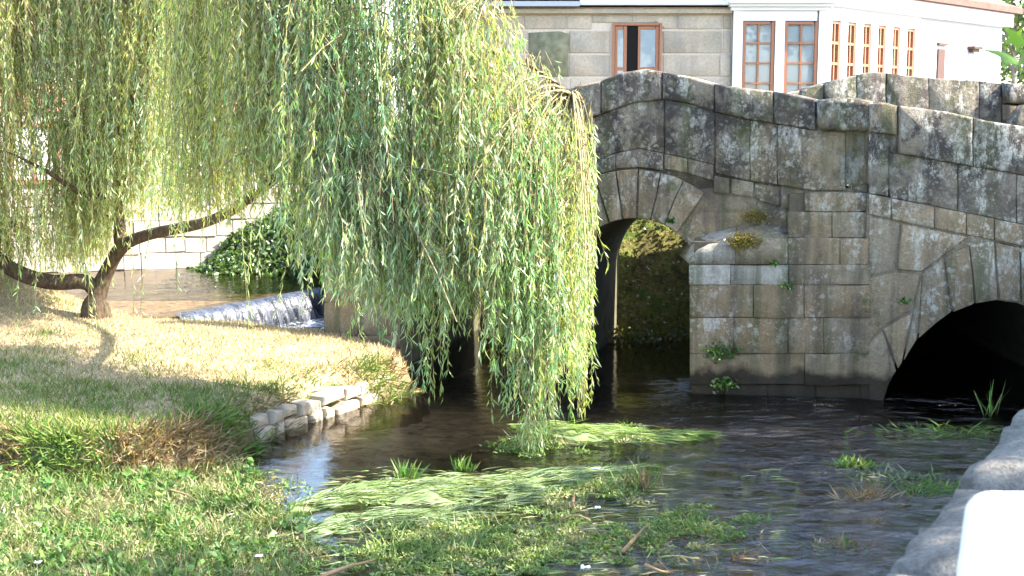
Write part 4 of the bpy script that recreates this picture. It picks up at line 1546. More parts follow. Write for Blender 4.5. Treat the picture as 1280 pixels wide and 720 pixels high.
# strands reaching lower: curtain fringe and loose single threads
for px, bot_, Y_ in ((20, 415, 15.0), (45, 440, 15.0), (102, 405, 15.2), (118, 420, 15.1), (160, 430, 15.0), (196, 478, 14.4), (210, 440, 14.6), (290, 500, 13.6), (288, 470, 13.7), (330, 350, 13.8), (375, 395, 13.4), (392, 372, 13.2), (450, 440, 12.9), (455, 455, 12.9), (505, 490, 12.7), (612, 520, 12.5), (618, 500, 12.5), (655, 560, 12.2), (662, 580, 12.1), (668, 566, 12.15), (684, 574, 12.1), (672, 540, 12.2), (680, 552, 12.2), (690, 516, 12.3), (700, 512, 12.3), (716, 520, 12.3), (728, 520, 12.3), (733, 500, 12.3), (540, 500, 12.7), (548, 496, 12.7), (530, 480, 12.7), (560, 470, 12.6)):
    for k in range((4 if px > 640 else 2) if px > 300 else 1):
        topy = interp(px, BOT) - rng.uniform(90, 170)
        s_ = np.array(at_y(px + rng.normal(0, 3), topy, Y_ - (0.5 if px > 300 else 0) + rng.normal(0, 0.1)))
        zb = at_y(px, bot_, Y_ - (0.5 if px > 300 else 0)).z
        strand(s_, (0, 0, -1), max(0.3, s_[2] - max(zb, 0.02)), np.array(palW[rng.integers(0, len(palW))]), 0.85 if px > 300 else 0.45)
# right-hand rim of the curtain
for k in range(70):
    py0 = rng.uniform(95, 330)
    px = rng.uniform(712, 740) if py0 > 130 else rng.uniform(660, 715)
    s_ = np.array(at_y(px, py0, 11.8 + rng.normal(0, 0.35)))
    zb = at_y(px, rng.uniform(300, 505), 11.8).z
    if s_[2] - zb > 0.3:
        strand(s_, (0.1, 0, 0.1), min(2.2, s_[2] - zb), np.array(palW[rng.integers(0, len(palW))]) * 1.05)

tag(fast_mesh('twigs', np.array(tw_V), np.array(tw_F), M['twig_bark'], willow), kind='stuff')
crown = leaves_mesh('crown', np.concatenate(LPs), np.concatenate(LDs), np.concatenate(LSs), np.concatenate(LLs), np.concatenate(LWs), np.concatenate(LCs), M['willow_leaf'], willow)
print('willow leaves', sum(len(a_) for a_ in LPs), 'twig faces', len(tw_F))

# ================================================================ GRASS AND GROUND PLANTS
def blades(name, XY, H, lean, pal, Zf, wid=0.006, material='grass_blade', jit=0.2, flat=0.0):
    n = len(XY)
    P = np.zeros((n, 3))
    P[:, :2] = XY
    P[:, 2] = Zf
    D = np.zeros((n, 3))
    D[:, 2] = 1 - flat
    D[:, :2] = rng.normal(0, lean, (n, 2))
    S = unit(n)
    L_ = H
    return P, D, S, L_, np.full(n, wid) * rng.uniform(0.7, 1.5, n), pick_colors(n, pal, jit)

# lawn of the left bank: mown, straw-coloured with green patches
NG = 180000
X = rng.uniform(-11.5, -0.9, NG)
Y = rng.uniform(10.2, 18.6, NG)
keep = (np.abs(X) / np.maximum(Y, 1) < 0.47)
X, Y = X[keep], Y[keep]
gx = np.linspace(-16, -0.7, 190)
gy = np.linspace(9.6, 19.8, 150)
HB = np.array([bank_h(x, y) for y in gy for x in gx]).reshape(150, 190)
def sample_h(X, Y):
    fx = np.clip((X - gx[0]) / (gx[1] - gx[0]), 0, 188.99)
    fy = np.clip((Y - gy[0]) / (gy[1] - gy[0]), 0, 148.99)
    i = fx.astype(int)
    j = fy.astype(int)
    a_ = fx - i
    b_ = fy - j
    return HB[j, i] * (1 - a_) * (1 - b_) + HB[j, i + 1] * a_ * (1 - b_) + HB[j + 1, i] * (1 - a_) * b_ + HB[j + 1, i + 1] * a_ * b_
Z = sample_h(X, Y)
k = Z > 0.12
X, Y, Z = X[k], Y[k], Z[k]
gn = np.array([mnoise.noise(Vector((x * 0.9, y * 1.4, 4))) + 0.5 * mnoise.noise(Vector((x * 3, y * 3, 9))) for x, y in zip(X, Y)])
edge = np.clip((0.42 - Z) / 0.2, 0, 1)
green = (gn + rng.normal(0, 0.25, len(X)) + edge * 0.5 + np.clip((13.4 - Y) * 0.35, -0.35, 0.5)) > 0.45
nearrev = (X > -2.9) & (Y < 14.6)
Hh = np.where(green, rng.uniform(0.05, 0.12, len(X)), rng.uniform(0.03, 0.075, len(X))) + edge * rng.uniform(0, 0.08, len(X)) * np.where(nearrev, 0.0, 1.0)
P, D, S, L_, W_, C_ = blades('g', np.stack([X, Y], 1), Hh, 0.65, [(0.46, 0.37, 0.22), (0.40, 0.32, 0.18), (0.52, 0.43, 0.28), (0.34, 0.24, 0.14)], Z - 0.01, 0.008)
Cg = pick_colors(len(X), [(0.15, 0.20, 0.04), (0.21, 0.24, 0.06), (0.10, 0.17, 0.035)], 0.2)
C_ = np.where(green[:, None], Cg, C_)
leaves_mesh('bank_grass', P, D, S, L_, W_, C_, M['grass_blade'])
tag(bpy.data.objects['bank_grass'], 'mown straw-coloured grass with green patches on the left bank', 'grass')

# overhanging rough grass and plants along the bank edge
Pp, Dp, Sp, Lp, Wp, Cp = [], [], [], [], [], []
for i in range(len(BANK) - 12):
    a = np.array(BANK[i])
    b = np.array(BANK[i + 1])
    m_ = int(np.linalg.norm(b - a) * (1500 if i < 6 else (230 if i < 9 else 700)))
    t = rng.uniform(0, 1, (m_, 1))
    q = a + (b - a) * t
    nn = np.array([b[1] - a[1], -(b[0] - a[0])])
    nn = nn / np.linalg.norm(nn)
    q = q + rng.normal(0, 0.10, (m_, 2)) - nn * rng.uniform(-0.02, 0.22, (m_, 1))
    z = np.maximum(0.01, sample_h(q[:, 0], q[:, 1]))
    Pp.append(np.column_stack([q, z]))
    dd = np.column_stack([rng.normal(0, 0.4, m_) + nn[0] * 0.55, rng.normal(0, 0.4, m_) + nn[1] * 0.55, rng.uniform(-0.25, 0.9, m_)])
    Dp.append(dd)
    Lp.append(rng.uniform(0.07, 0.22, m_))
    Wp.append(rng.uniform(0.008, 0.02, m_))
    cl = np.array([mnoise.noise(Vector((x * 1.5, y * 1.5, 2))) for x, y in q]) + rng.normal(0, 0.2, m_)
    g_ = pick_colors(m_, [(0.09, 0.18, 0.035), (0.15, 0.22, 0.05), (0.22, 0.27, 0.07)])
    s_ = pick_colors(m_, [(0.28, 0.20, 0.10), (0.36, 0.28, 0.15), (0.20, 0.13, 0.07)])
    Cp.append(np.where((cl > -0.05)[:, None], g_, s_))
Pp = np.concatenate(Pp)
o = leaves_mesh('edge_plants', Pp, np.concatenate(Dp), unit(len(Pp)), np.concatenate(Lp), np.concatenate(Wp), np.concatenate(Cp), M['grass_blade'])
tag(o, 'rough green and dry plants hanging over the edge of the left bank', 'plants')

# revetment stones showing in the bank edge
rev = empty('stone_revetment', at_z(380, 520, 0.0))
tag(rev, 'low row of pale sunlit stones edging the left bank', 'stones')
def boulder(parent, name, c, r, m, seed):
    V, F = [], []
    nu, nv = 7, 5
    for j in range(1, nv):
        for i in range(nu):
            t = 2 * math.pi * i / nu
            q = math.pi * j / nv
            dv = Vector((math.sin(q) * math.cos(t), math.sin(q) * math.sin(t), math.cos(q)))
            k_ = 1 + 0.25 * mnoise.noise(dv * 1.6 + Vector((seed, 0, 0)))
            pw = Vector([math.copysign(abs(a_) ** 0.7, a_) for a_ in dv])
            V.append(c + Vector((pw.x * r[0], pw.y * r[1], pw.z * r[2])) * k_)
    V.append(c + Vector((0, 0, r[2])))
    V.append(c - Vector((0, 0, r[2])))
    for j in range(nv - 2):
        for i in range(nu):
            F.append((j * nu + i, (j + 1) * nu + i, (j + 1) * nu + (i + 1) % nu, j * nu + (i + 1) % nu))
    t_, b_ = len(V) - 2, len(V) - 1
    for i in range(nu):
        F.append((i, (i + 1) % nu, t_))
        F.append(((nv - 2) * nu + (i + 1) % nu, (nv - 2) * nu + i, b_))
    return link(name, V, F, m, parent, smooth=True)
ra, rb = at_z(312, 552, 0.0), at_z(470, 500, 0.0)
rdir = (rb - ra).normalized()
PV = plane(ra + Vector((-0.02, 0.02, 0)), (rdir.y, -rdir.x, 0))
usg = 1 if PV['u'].dot(rdir) > 0 else -1
zc = -0.08
for k, hg in enumerate((0.17, 0.13)):
    q_ = random.uniform(-0.1, 0.05)
    while q_ < (rb - ra).length:
        w_ = random.uniform(0.16, 0.42)
        if random.random() < (1.0, 0.97, 0.6)[k]:
            zz = zc + random.uniform(-0.02, 0.02)
            V, F = prism_uv([((q_) * usg, zz), ((q_ + w_) * usg, zz + random.uniform(-0.02, 0.02)), ((q_ + w_ * 0.95) * usg, zz + hg * random.uniform(0.8, 1.15)), ((q_ + w_ * 0.4) * usg, zz + hg * random.uniform(0.9, 1.25)), ((q_ + 0.03) * usg, zz + hg * random.uniform(0.7, 1.1))], PV, 0.3, gap=0.008, bevel=0.02, bulge=0.02, off=random.uniform(-0.02, 0.02) + 0.07 - k * 0.04, jit=0.02)
            link('stone', V, F, M['revetment_stone'], rev, smooth=False)
        q_ += w_
    zc += hg

# cress and herbs on the near margin
def cluster_leaves(name, spots, pal, label, lsize=(0.018, 0.045), wf=0.5, up=0.5, grass=0.28, cat='plants', zmax=0.14, material='water_weed'):
    P_, D_, L2, W2, C2 = [], [], [], [], []
    for (x, y, r_, n_, h_) in spots:
        t = rng.uniform(0, 2 * math.pi, n_)
        rr = r_ * np.sqrt(rng.uniform(0, 1, n_))
        q = np.column_stack([x + rr * np.cos(t), y + rr * np.sin(t) * 0.6, 0.01 + rng.uniform(0, 1, n_) ** 1.4 * h_ * (1 - (rr / r_) ** 2 * 0.7)])
        P_.append(q)
        d_ = unit(n_)
        d_[:, 2] = np.abs(d_[:, 2]) * up + 0.1
        D_.append(d_)
        l_ = rng.uniform(*lsize, n_)
        gr = rng.random(n_) < grass
        d_[gr, 2] += 0.5
        w2_ = l_ * wf * rng.uniform(0.7, 1.2, n_)
        w2_[gr] = rng.uniform(0.005, 0.009, gr.sum())
        l_[gr] = rng.uniform(0.05, 0.15, gr.sum())
        L2.append(l_)
        W2.append(w2_)
        base_c = np.array(pal[rng.integers(0, len(pal))])
        C2.append(np.clip(base_c * (1 + rng.normal(0, 0.22, (n_, 1))) * (1 + rng.normal(0, 0.06, (n_, 3))), 0.01, 0.8))
    P_ = np.concatenate(P_)
    o_ = leaves_mesh(name, P_, np.concatenate(D_), unit(len(P_)), np.concatenate(L2), np.concatenate(W2), np.concatenate(C2), M[material])
    tag(o_, label, cat)
    return o_

def zone_spots(n, test, r, nl, h):
    out = []
    tries = 0
    while len(out) < n and tries < n * 40:
        tries += 1
        px = rng.uniform(-150, 1000)
        py = rng.uniform(500, 760)
        pr = test(px, py)
        if rng.random() < pr:
            p = at_z(px, py, 0)
            out.append((p.x, p.y, rng.uniform(*r), int(rng.uniform(*nl)), rng.uniform(*h)))
    return out

def near_margin(px, py):
    # herb bed from the lower left, thinning out to the right
    top = interp(px, [(-150, 590), (0, 596), (90, 600), (200, 598), (290, 592), (360, 615), (420, 650), (470, 700), (560, 730)])
    if py < top:
        return 0
    m_ = 0.55 + 1.9 * mnoise.noise(Vector((px / 55.0, py / 16.0, 3.0)))
    return max(0, min(1, m_)) * max(0, 1 - max(0, (px - 240) / 150))
cluster_leaves('margin_herbs', zone_spots(1150, near_margin, (0.10, 0.24), (70, 150), (0.03, 0.16)), [(0.10, 0.19, 0.045), (0.14, 0.23, 0.055), (0.19, 0.23, 0.07), (0.08, 0.15, 0.035), (0.25, 0.25, 0.11), (0.30, 0.25, 0.14)], 'dense green herbs growing in the shallows at the lower left')

cluster_leaves('margin_cress', zone_spots(170, near_margin, (0.06, 0.16), (30, 60), (0.08, 0.2)), [(0.12, 0.22, 0.05), (0.08, 0.17, 0.04), (0.17, 0.25, 0.07)], 'broad-leaved cress clumps among the herbs at the lower left', (0.04, 0.085), 0.6, 0.5, 0.05)
cluster_leaves('margin_litter', zone_spots(150, near_margin, (0.10, 0.28), (12, 26), (0.05, 0.15)), [(0.40, 0.32, 0.19), (0.30, 0.22, 0.12)], 'dry straw lying over the herbs at the lower left', (0.05, 0.12), 0.1, 0.15, 0.6, 'straw')
def mid_weed(px, py):
    d1 = math.exp(-(((px - 640) / 170) ** 2 + ((py - 672) / 24) ** 2))
    d2 = math.exp(-(((px - 560) / 150) ** 2 + ((py - 700) / 26) ** 2)) * 0.8
    d3 = math.exp(-(((px - 870) / 60) ** 2 + ((py - 660) / 20) ** 2)) * 0.6
    d4 = math.exp(-(((px - 740) / 60) ** 2 + ((py - 612) / 16) ** 2))
    d5 = math.exp(-(((px - 670) / 45) ** 2 + ((py - 560) / 9) ** 2)) * 1.2
    d6 = math.exp(-(((px - 790) / 16) ** 2 + ((py - 548) / 9) ** 2)) * 1.2
    return min(1, d1 + d2 + d3 + d4 + d5 + d6) ** 1.5
cluster_leaves('stream_weed', zone_spots(300, mid_weed, (0.07, 0.16), (40, 90), (0.005, 0.045)), [(0.16, 0.24, 0.06), (0.22, 0.28, 0.08), (0.26, 0.27, 0.12), (0.12, 0.19, 0.05)], 'clumps of green water weed in the middle of the stream', grass=0.06)

# smooth pale weed mats lying on the water, combed by the current
def weed_mat(name, label, pts_px, pal, hair_n, seed):
    """elongated low mound following a line, with trailing hair-like weed on it"""
    P0 = [at_z(px, py, 0.0) for px, py, w_ in pts_px]
    Wd = [w_ for _, _, w_ in pts_px]
    n_ = 90
    sp = spline(P0, n_)
    wd = np.interp(np.linspace(0, len(Wd) - 1, n_), range(len(Wd)), Wd)
    V, F = [], []
    K_ = 21
    for i in range(n_):
        t = (sp[min(i + 1, n_ - 1)] - sp[max(i - 1, 0)]).normalized()
        s_ = Vector((-t.y, t.x, 0))
        for k_ in range(K_):
            b_ = (k_ / (K_ - 1) - 0.5) * 2
            wv = wd[i] * (1.15 + 0.5 * mnoise.noise(Vector((i * 0.13, k_ * 0.16, seed))))
            p = sp[i] + s_ * b_ * wv
            z = 0.05 * max(0, 1 - b_ * b_) ** 0.8 + 0.05 * mnoise.noise(Vector((p.x * 2.2, p.y * 6, seed))) + 0.03 * mnoise.noise(Vector((p.x * 7, p.y * 14, seed))) - 0.022
            V.append((p.x, p.y, z))
    for i in range(n_ - 1):
        for k_ in range(K_ - 1):
            a_ = i * K_ + k_
            F.append((a_, a_ + K_, a_ + K_ + 1, a_ + 1))
    V = np.array(V)
    cn = np.array([mnoise.noise(Vector((x * 1.2, y * 6, seed))) for x, y, z in V])
    cA, cB = np.array(pal[0]), np.array(pal[1])
    C_ = cA + (cB - cA) * np.clip(0.5 + cn * 1.2, 0, 1)[:, None]
    root = empty(name, sp[n_ // 2])
    tag(root, label, 'water weed')
    fast_mesh('mat', V, np.array(F), M['water_weed'], root, C_, smooth=True)
    ii = rng.integers(1, n_ - 1, hair_n)
    b_ = np.clip(rng.normal(0, 0.62, hair_n), -1.6, 1.6)
    base_i = np.array([tuple(p) for p in sp])
    T = base_i[np.minimum(ii + 1, n_ - 1)] - base_i[ii - 1]
    T = T / np.linalg.norm(T, axis=1, keepdims=True)
    Sx = np.column_stack([-T[:, 1], T[:, 0], np.zeros(hair_n)])
    P_ = base_i[ii] + Sx * (b_ * wd[ii])[:, None] + T * rng.uniform(-0.1, 0.1, (hair_n, 1))
    P_[:, 2] = 0.05 * np.maximum(0, 1 - b_ * b_) ** 0.8 - 0.012 + np.array([0.05 * mnoise.noise(Vector((q_[0] * 2.2, q_[1] * 6, seed))) for q_ in P_])
    D_ = T + rng.normal(0, 0.22, (hair_n, 3)) * np.array([1, 1, 0.35])
    S_ = np.column_stack([Sx[:, 0], Sx[:, 1], rng.normal(0, 0.3, hair_n)])
    hc = pick_colors(hair_n, pal, 0.2)
    leaves_mesh('trailing_weed', P_, D_, S_, rng.uniform(0.10, 0.30, hair_n), rng.uniform(0.006, 0.014, hair_n), hc, M['water_weed'], root)
    return root
weed_mat('weed_mat', 'bright smooth pale green weed mat below the willow tips, nearest the dark arch', [(640, 533, .05), (675, 536, .22), (720, 540, .30), (770, 542, .28), (820, 546, .18), (872, 547, .03)], [(0.30, 0.37, 0.17), (0.20, 0.30, 0.07)], 3600, 2.0)
weed_mat('weed_mat', 'long pale green weed mat stretching across mid stream', [(360, 640, .05), (440, 622, .26), (520, 614, .32), (610, 610, .34), (690, 602, .30), (750, 597, .22), (795, 592, .04)], [(0.24, 0.30, 0.16), (0.17, 0.24, 0.08)], 7000, 5.0)
weed_mat('weed_mat', 'broken grey-green weed mat trailing to the lower left', [(330, 690, .03), (400, 664, .13), (470, 652, .2), (540, 650, .2), (600, 640, .12), (650, 630, .03)], [(0.20, 0.26, 0.13), (0.14, 0.20, 0.08)], 3400, 9.0)

# weed under and at the surface, combed by the current
n_sw = 15000
px_ = np.clip(rng.normal(600, 150, n_sw), 330, 960)
py_ = rng.uniform(585, 745, n_sw)
keep_ = np.array([mnoise.noise(Vector((a_ / 70.0, b_ / 14.0, 6.0))) + 0.25 * rng.normal() > 0.0 for a_, b_ in zip(px_, py_)])
px_, py_ = px_[keep_], py_[keep_]
n_sw = len(px_)
Pq = np.array([tuple(at_z(a_, b_, 0.0)) for a_, b_ in zip(px_, py_)])
Pq[:, 2] = rng.uniform(-0.07, 0.012, n_sw)
Dq = np.column_stack([np.ones(n_sw), rng.normal(0.12, 0.22, n_sw), rng.normal(0, 0.05, n_sw)])
Sq = np.column_stack([rng.normal(0, 0.2, n_sw), np.ones(n_sw), rng.normal(0, 0.3, n_sw)])
tag(leaves_mesh('submerged_weed', Pq, Dq, Sq, rng.uniform(0.10, 0.32, n_sw), rng.uniform(0.008, 0.018, n_sw), pick_colors(n_sw, [(0.22, 0.28, 0.12), (0.17, 0.25, 0.09), (0.28, 0.32, 0.18), (0.24, 0.22, 0.12)], 0.2), M['water_weed']), 'trailing pale green weed combed by the current across the foreground stream', 'water weed')

# single plants on the right-hand water
def tuft(label, px, py, r_, n_, pal, lean=0.8, h=(0.08, 0.25), wid=0.012, flat=0.0, name='water_plant'):
    p = at_z(px, py, 0.0)
    root = empty(name, p)
    tag(root, label, 'water plant', 'plants standing in the shallow water')
    P_ = np.column_stack([p.x + rng.normal(0, r_, n_), p.y + rng.normal(0, r_ * 0.5, n_), np.full(n_, -0.02)])
    D_ = np.column_stack([rng.normal(0, lean, n_), rng.normal(0, lean, n_), np.full(n_, 1.0 - flat)])
    leaves_mesh('leaf_tuft', P_, D_, unit(n_), rng.uniform(*h, n_), rng.uniform(0.7, 1.4, n_) * wid, pick_colors(n_, pal), M['water_weed'], root)
    return root
gp = [(0.10, 0.22, 0.045), (0.16, 0.27, 0.06), (0.20, 0.24, 0.08)]
dp = [(0.30, 0.20, 0.11), (0.22, 0.14, 0.08), (0.34, 0.26, 0.14)]
tuft('bright green rosette of leaves on the dim water before the pier', 1067, 582, 0.09, 90, gp, 1.0, (0.05, 0.14), 0.03)
tuft('trailing dark green weed before the black right arch', 1185, 540, 0.32, 420, gp, 1.8, (0.08, 0.24), 0.014, 0.75)
tuft('thin reed leaning up before the black right arch', 1236, 520, 0.03, 14, gp, 0.35, (0.2, 0.42), 0.012)
tuft('grey-green weed patch beside the granite wall', 1130, 596, 0.20, 240, [(0.16, 0.22, 0.11), (0.2, 0.22, 0.15)], 1.6, (0.06, 0.2), 0.014, 0.5)
tuft('low weed patch touching the granite wall edge', 1165, 612, 0.16, 200, gp, 1.2, (0.06, 0.18), 0.013, 0.4)
tuft('dry brown snag of grass on the blue riffle', 1084, 622, 0.10, 110, dp, 1.2, (0.08, 0.26), 0.01, 0.4)
tuft('small brown and green clump alone on the riffle', 1046, 682, 0.11, 150, dp + gp[:1], 1.4, (0.06, 0.16), 0.012, 0.5)
tuft('small brown tuft below the dry snag', 1090, 652, 0.05, 40, dp, 1.2, (0.05, 0.12), 0.01, 0.3)
tuft('spindly yellow-green stems at the right end of the long mat', 800, 610, 0.08, 70, gp + dp, 0.5, (0.12, 0.34), 0.010)
tuft('leafy green shoot rising left of the long mat', 508, 603, 0.035, 40, gp, 0.5, (0.1, 0.26), 0.022)
tuft('leafy green shoot rising above the long mat', 578, 588, 0.035, 34, gp, 0.7, (0.08, 0.2), 0.022)
tuft('sprawling grassy clump at the edge of the blue riffle', 880, 668, 0.22, 220, gp + dp, 1.6, (0.06, 0.2), 0.009, 0.7)
tuft('dark tangled clump of stalks at the bottom centre', 850, 706, 0.18, 160, dp + gp[:1], 1.5, (0.06, 0.2), 0.009, 0.65)
tuft('dead brown stalks lying near the bottom of the riffle', 920, 694, 0.12, 60, dp, 1.4, (0.06, 0.2), 0.009, 0.6)

# fallen sticks and scraps
def stick(label, pts, r0, m='dead_stalk'):
    sp = spline(pts, 9)
    rr = [r0 * (1 - 0.6 * i / 8) for i in range(9)]
    v, f = tube(sp, rr, 7)
    o_ = link('stick', v, f, M[m], smooth=True)
    tag(o_, label, 'stick', 'sticks lying in the stream')
stick('pale broken stick lying in the herbs at bottom centre left', [at_z(395, 724, 0.05), at_z(430, 710, 0.10), at_z(468, 700, 0.14)], 0.018, 'dead_stalk')
stick('thin brown stick leaning out of the mid-stream weed', [at_z(778, 690, 0.02), at_z(798, 668, 0.06), at_z(812, 655, 0.14)], 0.016)
stick('short dead stem standing in the weed', [at_z(717, 640, -0.02), at_z(716, 630, 0.06), at_z(718, 618, 0.12)], 0.02)
stick('curved yellow stalk lying on the weed', [at_z(700, 650, 0.10), at_z(720, 644, 0.13), at_z(738, 650, 0.10)], 0.010, 'dead_stalk')
stick('red-brown twig at the bottom of the riffle', [at_z(806, 706, 0.08), at_z(826, 714, 0.06), at_z(842, 716, 0.03)], 0.013)
stick('pale stick caught at the left herb bed', [at_z(210, 612, 0.14), at_z(232, 618, 0.14), at_z(246, 626, 0.12)], 0.010, 'dead_stalk')

def scrap(label, px, py, s_):
    c = at_z(px, py, 0.10)
    V, F = [], []
    for j in range(5):
        for i in range(5):
            x, y = (i / 4 - 0.5) * s_, (j / 4 - 0.5) * s_ * 0.8
            V.append(c + Vector((x + 0.15 * s_ * nz(i, j, 0.9, px), y, 0.35 * s_ * nz(i * 0.7, j * 0.7, 1.0, px) + 0.02)))
    for j in range(4):
        for i in range(4):
            a_ = j * 5 + i
            F.append((a_, a_ + 1, a_ + 6, a_ + 5))
    o_ = link('paper_scrap', V, F, M['litter_white'], smooth=True)
    md = o_.modifiers.new('thickness', 'SOLIDIFY')
    md.thickness = 0.004
    tag(o_, label, 'litter', 'scraps of litter in the weed')
scrap('crumpled white scrap at the right end of the long mat', 745, 588, 0.07)
scrap('small white scrap on the weed in mid stream', 747, 637, 0.04)
scrap('white scrap with blue tint at the bottom edge', 732, 712, 0.06)
scrap('tiny white scrap in the herbs at bottom left', 47, 706, 0.045)
scrap('tiny white scrap in the herbs left of the pale stick', 323, 698, 0.045)

# ivy on the far bank, moss and ferns behind the arch, sprigs on the pier
def ivy(name, label, n_, gen, pal, ls=(0.05, 0.11), cat='ivy'):
    P_ = np.array([gen() for _ in range(n_)])
    D_ = unit(n_)
    D_[:, 2] -= 0.5
    D_[:, 1] -= 0.4
    l_ = rng.uniform(*ls, n_)
    o_ = leaves_mesh(name, P_, D_, unit(n_), l_, l_ * 0.75, pick_colors(n_, pal, 0.25), M['broad_leaf'])
    return tag(o_, label, cat)
def g_far():
    x = rng.uniform(-5.6, -1.4)
    y = rng.uniform(21.0, 22.6)
    return (x, y - 0.05, far_h(x, y) + rng.uniform(0, 0.15))
ivy('bank_ivy', 'dark green ivy covering the far bank above the weir', 9000, g_far, [(0.05, 0.11, 0.025), (0.08, 0.15, 0.035), (0.11, 0.16, 0.05)])
def g_emb():
    x = rng.uniform(-0.2, 4.2)
    y = rng.uniform(17.2, 19.2)
    return (x, y - 0.04, max(0.02, emb_h(x, y)) + rng.uniform(0, 0.12))
ivy('arch_greenery', 'mossy green plants on the slope seen through the left arch', 4200, g_emb, [(0.11, 0.14, 0.03), (0.16, 0.14, 0.05), (0.07, 0.12, 0.03), (0.17, 0.12, 0.06)], (0.03, 0.08), 'plants')
def sprig(label, px, py, pl, n_, r_, moss=False):
    p = on_plane(px, py, pl) + pl['n'] * 0.03
    P_ = np.array([tuple(p + Vector((rng.normal(0, r_), -abs(rng.normal(0, 0.02)), rng.normal(0, r_ * 0.45)))) for _ in range(n_)])
    D_ = unit(n_)
    D_[:, 1] = -np.abs(D_[:, 1]) - 0.2
    l_ = rng.uniform(0.012, 0.035, n_) if moss else rng.uniform(0.02, 0.06, n_)
    pal = [(0.26, 0.22, 0.03), (0.20, 0.20, 0.03), (0.30, 0.20, 0.04)] if moss else [(0.07, 0.15, 0.03), (0.09, 0.18, 0.04)]
    o_ = leaves_mesh('wall_moss' if moss else 'wall_plant', P_, D_, unit(n_), l_, l_ * 0.6, pick_colors(n_, pal), M['broad_leaf'])
    tag(o_, label, 'moss' if moss else 'plant', 'small growth on the pier')
sprig('yellow moss cushion on the ledge above the pier', 930, 300, PP, 900, 0.09, True)
sprig('ochre moss streak higher above the pier ledge', 945, 270, PA, 500, 0.09, True)
sprig('green sprig in the joint under the pier ledge', 967, 328, PP, 40, 0.025)
sprig('green sprig between pier stones right of centre', 985, 357, PP, 50, 0.03)
sprig('dark green plants hanging low on the pier', 900, 438, PP, 240, 0.10)
sprig('green plant at the foot of the pier', 905, 478, PP, 160, 0.06)
sprig('green sprig on the left arch ring', 840, 276, PA, 40, 0.03)
sprig('green sprig on the face beside the right arch', 1127, 375, PB, 40, 0.025)

# ================================================================ TREES
def leafy_tree(name, label, loc, trunk_h, r0, crown_c, crown_r, n_leaf, lsize, pal, seed, bark='plane_bark', nlimb=9, wf=0.8, clump=26, extra=None):
    root = empty(name, loc)
    tag(root, label, 'tree')
    rs = np.random.default_rng(seed)
    L0 = Vector(loc)
    CC = Vector(crown_c)
    pts = [L0 + Vector((0, 0, -0.2)), L0 + Vector((0.05, 0, trunk_h * 0.5)), L0 + Vector((0, 0.05, trunk_h)), CC + Vector((0, 0, crown_r[2] * 0.4))]
    sp = spline(pts, 12)
    v, f = tube(sp, [r0 * (1 - 0.75 * i / 11) for i in range(12)], 10)
    link('trunk', v, f, M[bark], root, smooth=True)
    cl = []
    parts = []
    for k_ in range(nlimb):
        d_ = rs.normal(size=3)
        d_ /= np.linalg.norm(d_)
        d_[2] = abs(d_[2]) * 0.9 - 0.25
        e_ = CC + Vector((d_[0] * crown_r[0] * 0.85, d_[1] * crown_r[1] * 0.85, d_[2] * crown_r[2] * 0.85))
        s_ = sp[6 + k_ % 5]
        m_ = s_.lerp(e_, 0.5) + Vector((0, 0, 0.3))
        br = spline([s_, m_, e_], 8)
        parts.append(tube(br, [r0 * 0.4 * (1 - 0.85 * i / 7) for i in range(8)], 6))
        cl += [tuple(p) for p in br[3:]]
    link('limbs', *join_data(parts), M[bark], root, smooth=True)
    for _ in range(clump * 2):
        d_ = rs.normal(size=3)
        d_ /= np.linalg.norm(d_)
        q = rs.uniform(0.35, 1.0) ** 0.5
        cl.append((CC.x + d_[0] * crown_r[0] * q, CC.y + d_[1] * crown_r[1] * q, CC.z + d_[2] * crown_r[2] * q))
    cl = np.array(cl)
    idx = rs.integers(0, len(cl), n_leaf)
    P_ = cl[idx] + rs.normal(0, 1, (n_leaf, 3)) * np.array(crown_r) * 0.15
    D_ = rs.normal(size=(n_leaf, 3))
    D_[:, 2] -= 0.4
    S_ = rs.normal(size=(n_leaf, 3))
    l_ = rs.uniform(*lsize, n_leaf)
    leaves_mesh('crown', P_, D_, S_, l_, l_ * wf, pick_colors(n_leaf, pal, 0.2), M['broad_leaf'], root)
    return root

palT = [(0.09, 0.15, 0.03), (0.13, 0.19, 0.04), (0.07, 0.13, 0.03)]
c1 = at_y(1268, 60, 40)
leafy_tree('street_tree', 'slender tree with thin dark trunk behind the right end of the white house', (c1.x, 40, 1.6), 3.2, 0.11, (c1.x - 0.3, 40, 7.4), (2.3, 2.2, 2.2), 4200, (0.12, 0.24), palT, 3, nlimb=10, clump=30)
leafy_tree('street_tree', 'low pale green tree far behind the house corner at the right edge', (17.2, 44, 1.6), 2.0, 0.14, (17.4, 44, 4.7), (2.2, 2.0, 2.2), 2600, (0.12, 0.24), [(0.13, 0.20, 0.05), (0.16, 0.22, 0.07)], 5, nlimb=9, clump=30)

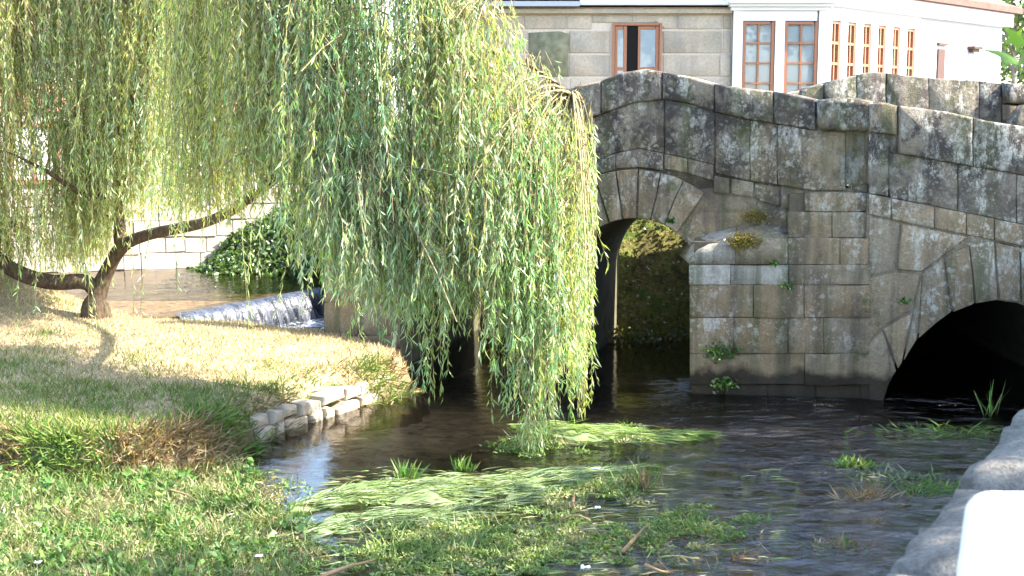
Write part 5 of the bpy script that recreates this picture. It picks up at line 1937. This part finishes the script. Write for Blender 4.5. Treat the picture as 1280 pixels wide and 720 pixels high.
# plane trees on the terrace, beside the viewer (their shade falls on wall and riffle, one leafy twig hangs into view)
def maple_leaf(c, size, rot, tilt, tint):
    """five-lobed leaf outline, gently cupped"""
    lobes = [(-90, 0.20), (-60, 0.42), (-35, 0.62), (-20, 0.40), (5, 0.40), (22, 0.85), (42, 0.50), (60, 0.52), (90, 1.0), (120, 0.52), (138, 0.50), (158, 0.85), (175, 0.40), (200, 0.40), (215, 0.62), (240, 0.42)]
    V = [Vector((0, 0, 0))]
    for a_, r_ in lobes:
        V.append(Vector((r_ * math.cos(R(a_)), r_ * math.sin(R(a_)), -0.18 * r_ * r_)) * size)
    from mathutils import Euler
    e_ = Euler(tilt)
    V = [c + (e_.to_matrix() @ v_) for v_ in V]
    n_ = len(lobes)
    F = [(0, 1 + i, 1 + (i + 1) % n_) for i in range(n_)]
    return V, F
palP = [(0.07, 0.14, 0.03), (0.10, 0.18, 0.04)]
pt1 = leafy_tree('plane_tree', 'leafy plane tree on the terrace, one twig of lobed leaves entering at right edge', (5.6, 4.6, 1.4), 2.6, 0.17, (6.2, 5.5, 6.5), (2.7, 2.9, 1.9), 5200, (0.12, 0.22), palP, 11, clump=60)
pt2 = leafy_tree('plane_tree', 'second plane tree on the terrace beyond the right edge, shading the riffle', (10.4, 8.6, 1.4), 2.8, 0.18, (10.7, 9.3, 7.0), (2.9, 3.2, 2.1), 8000, (0.12, 0.22), palP, 12, clump=60)
lc = at_y(1272, 62, 3.2)
tw = spline([(5.65, 4.62, 4.0), (4.2, 4.2, 4.05), (2.6, 3.6, 3.75), (lc.x + 0.22, 3.25, lc.z + 0.10), (lc.x + 0.03, 3.2, lc.z + 0.035)], 16)
v, f = tube(tw, [0.03 * (1 - i / 15) + 0.003 for i in range(16)], 6)
link('twig', v, f, M['plane_bark'], pt1, smooth=True)
def twig_leaf(c, size, tilt, m_tint):
    V, F = maple_leaf(c, size, 0, tilt, None)
    V = np.array([tuple(p) for p in V])
    fast_mesh('leaf', V, np.array(F), M['broad_leaf'], pt1, np.tile(np.array(m_tint), (len(V), 1)))
twig_leaf(lc + Vector((0.0, 0, 0.02)), 0.052, (R(60), R(20), R(100)), (0.11, 0.22, 0.035))
twig_leaf(lc + Vector((0.035, 0.02, -0.02)), 0.050, (R(75), R(-10), R(190)), (0.09, 0.19, 0.03))
for k in range(9):
    p = tw[14 - k]
    twig_leaf(p + Vector((random.uniform(-.05, .05), random.uniform(-.05, .05), -0.06)), random.uniform(0.06, 0.09), (R(random.uniform(20, 90)), R(random.uniform(-30, 30)), R(random.uniform(0, 360))), (0.09, 0.18, 0.03))
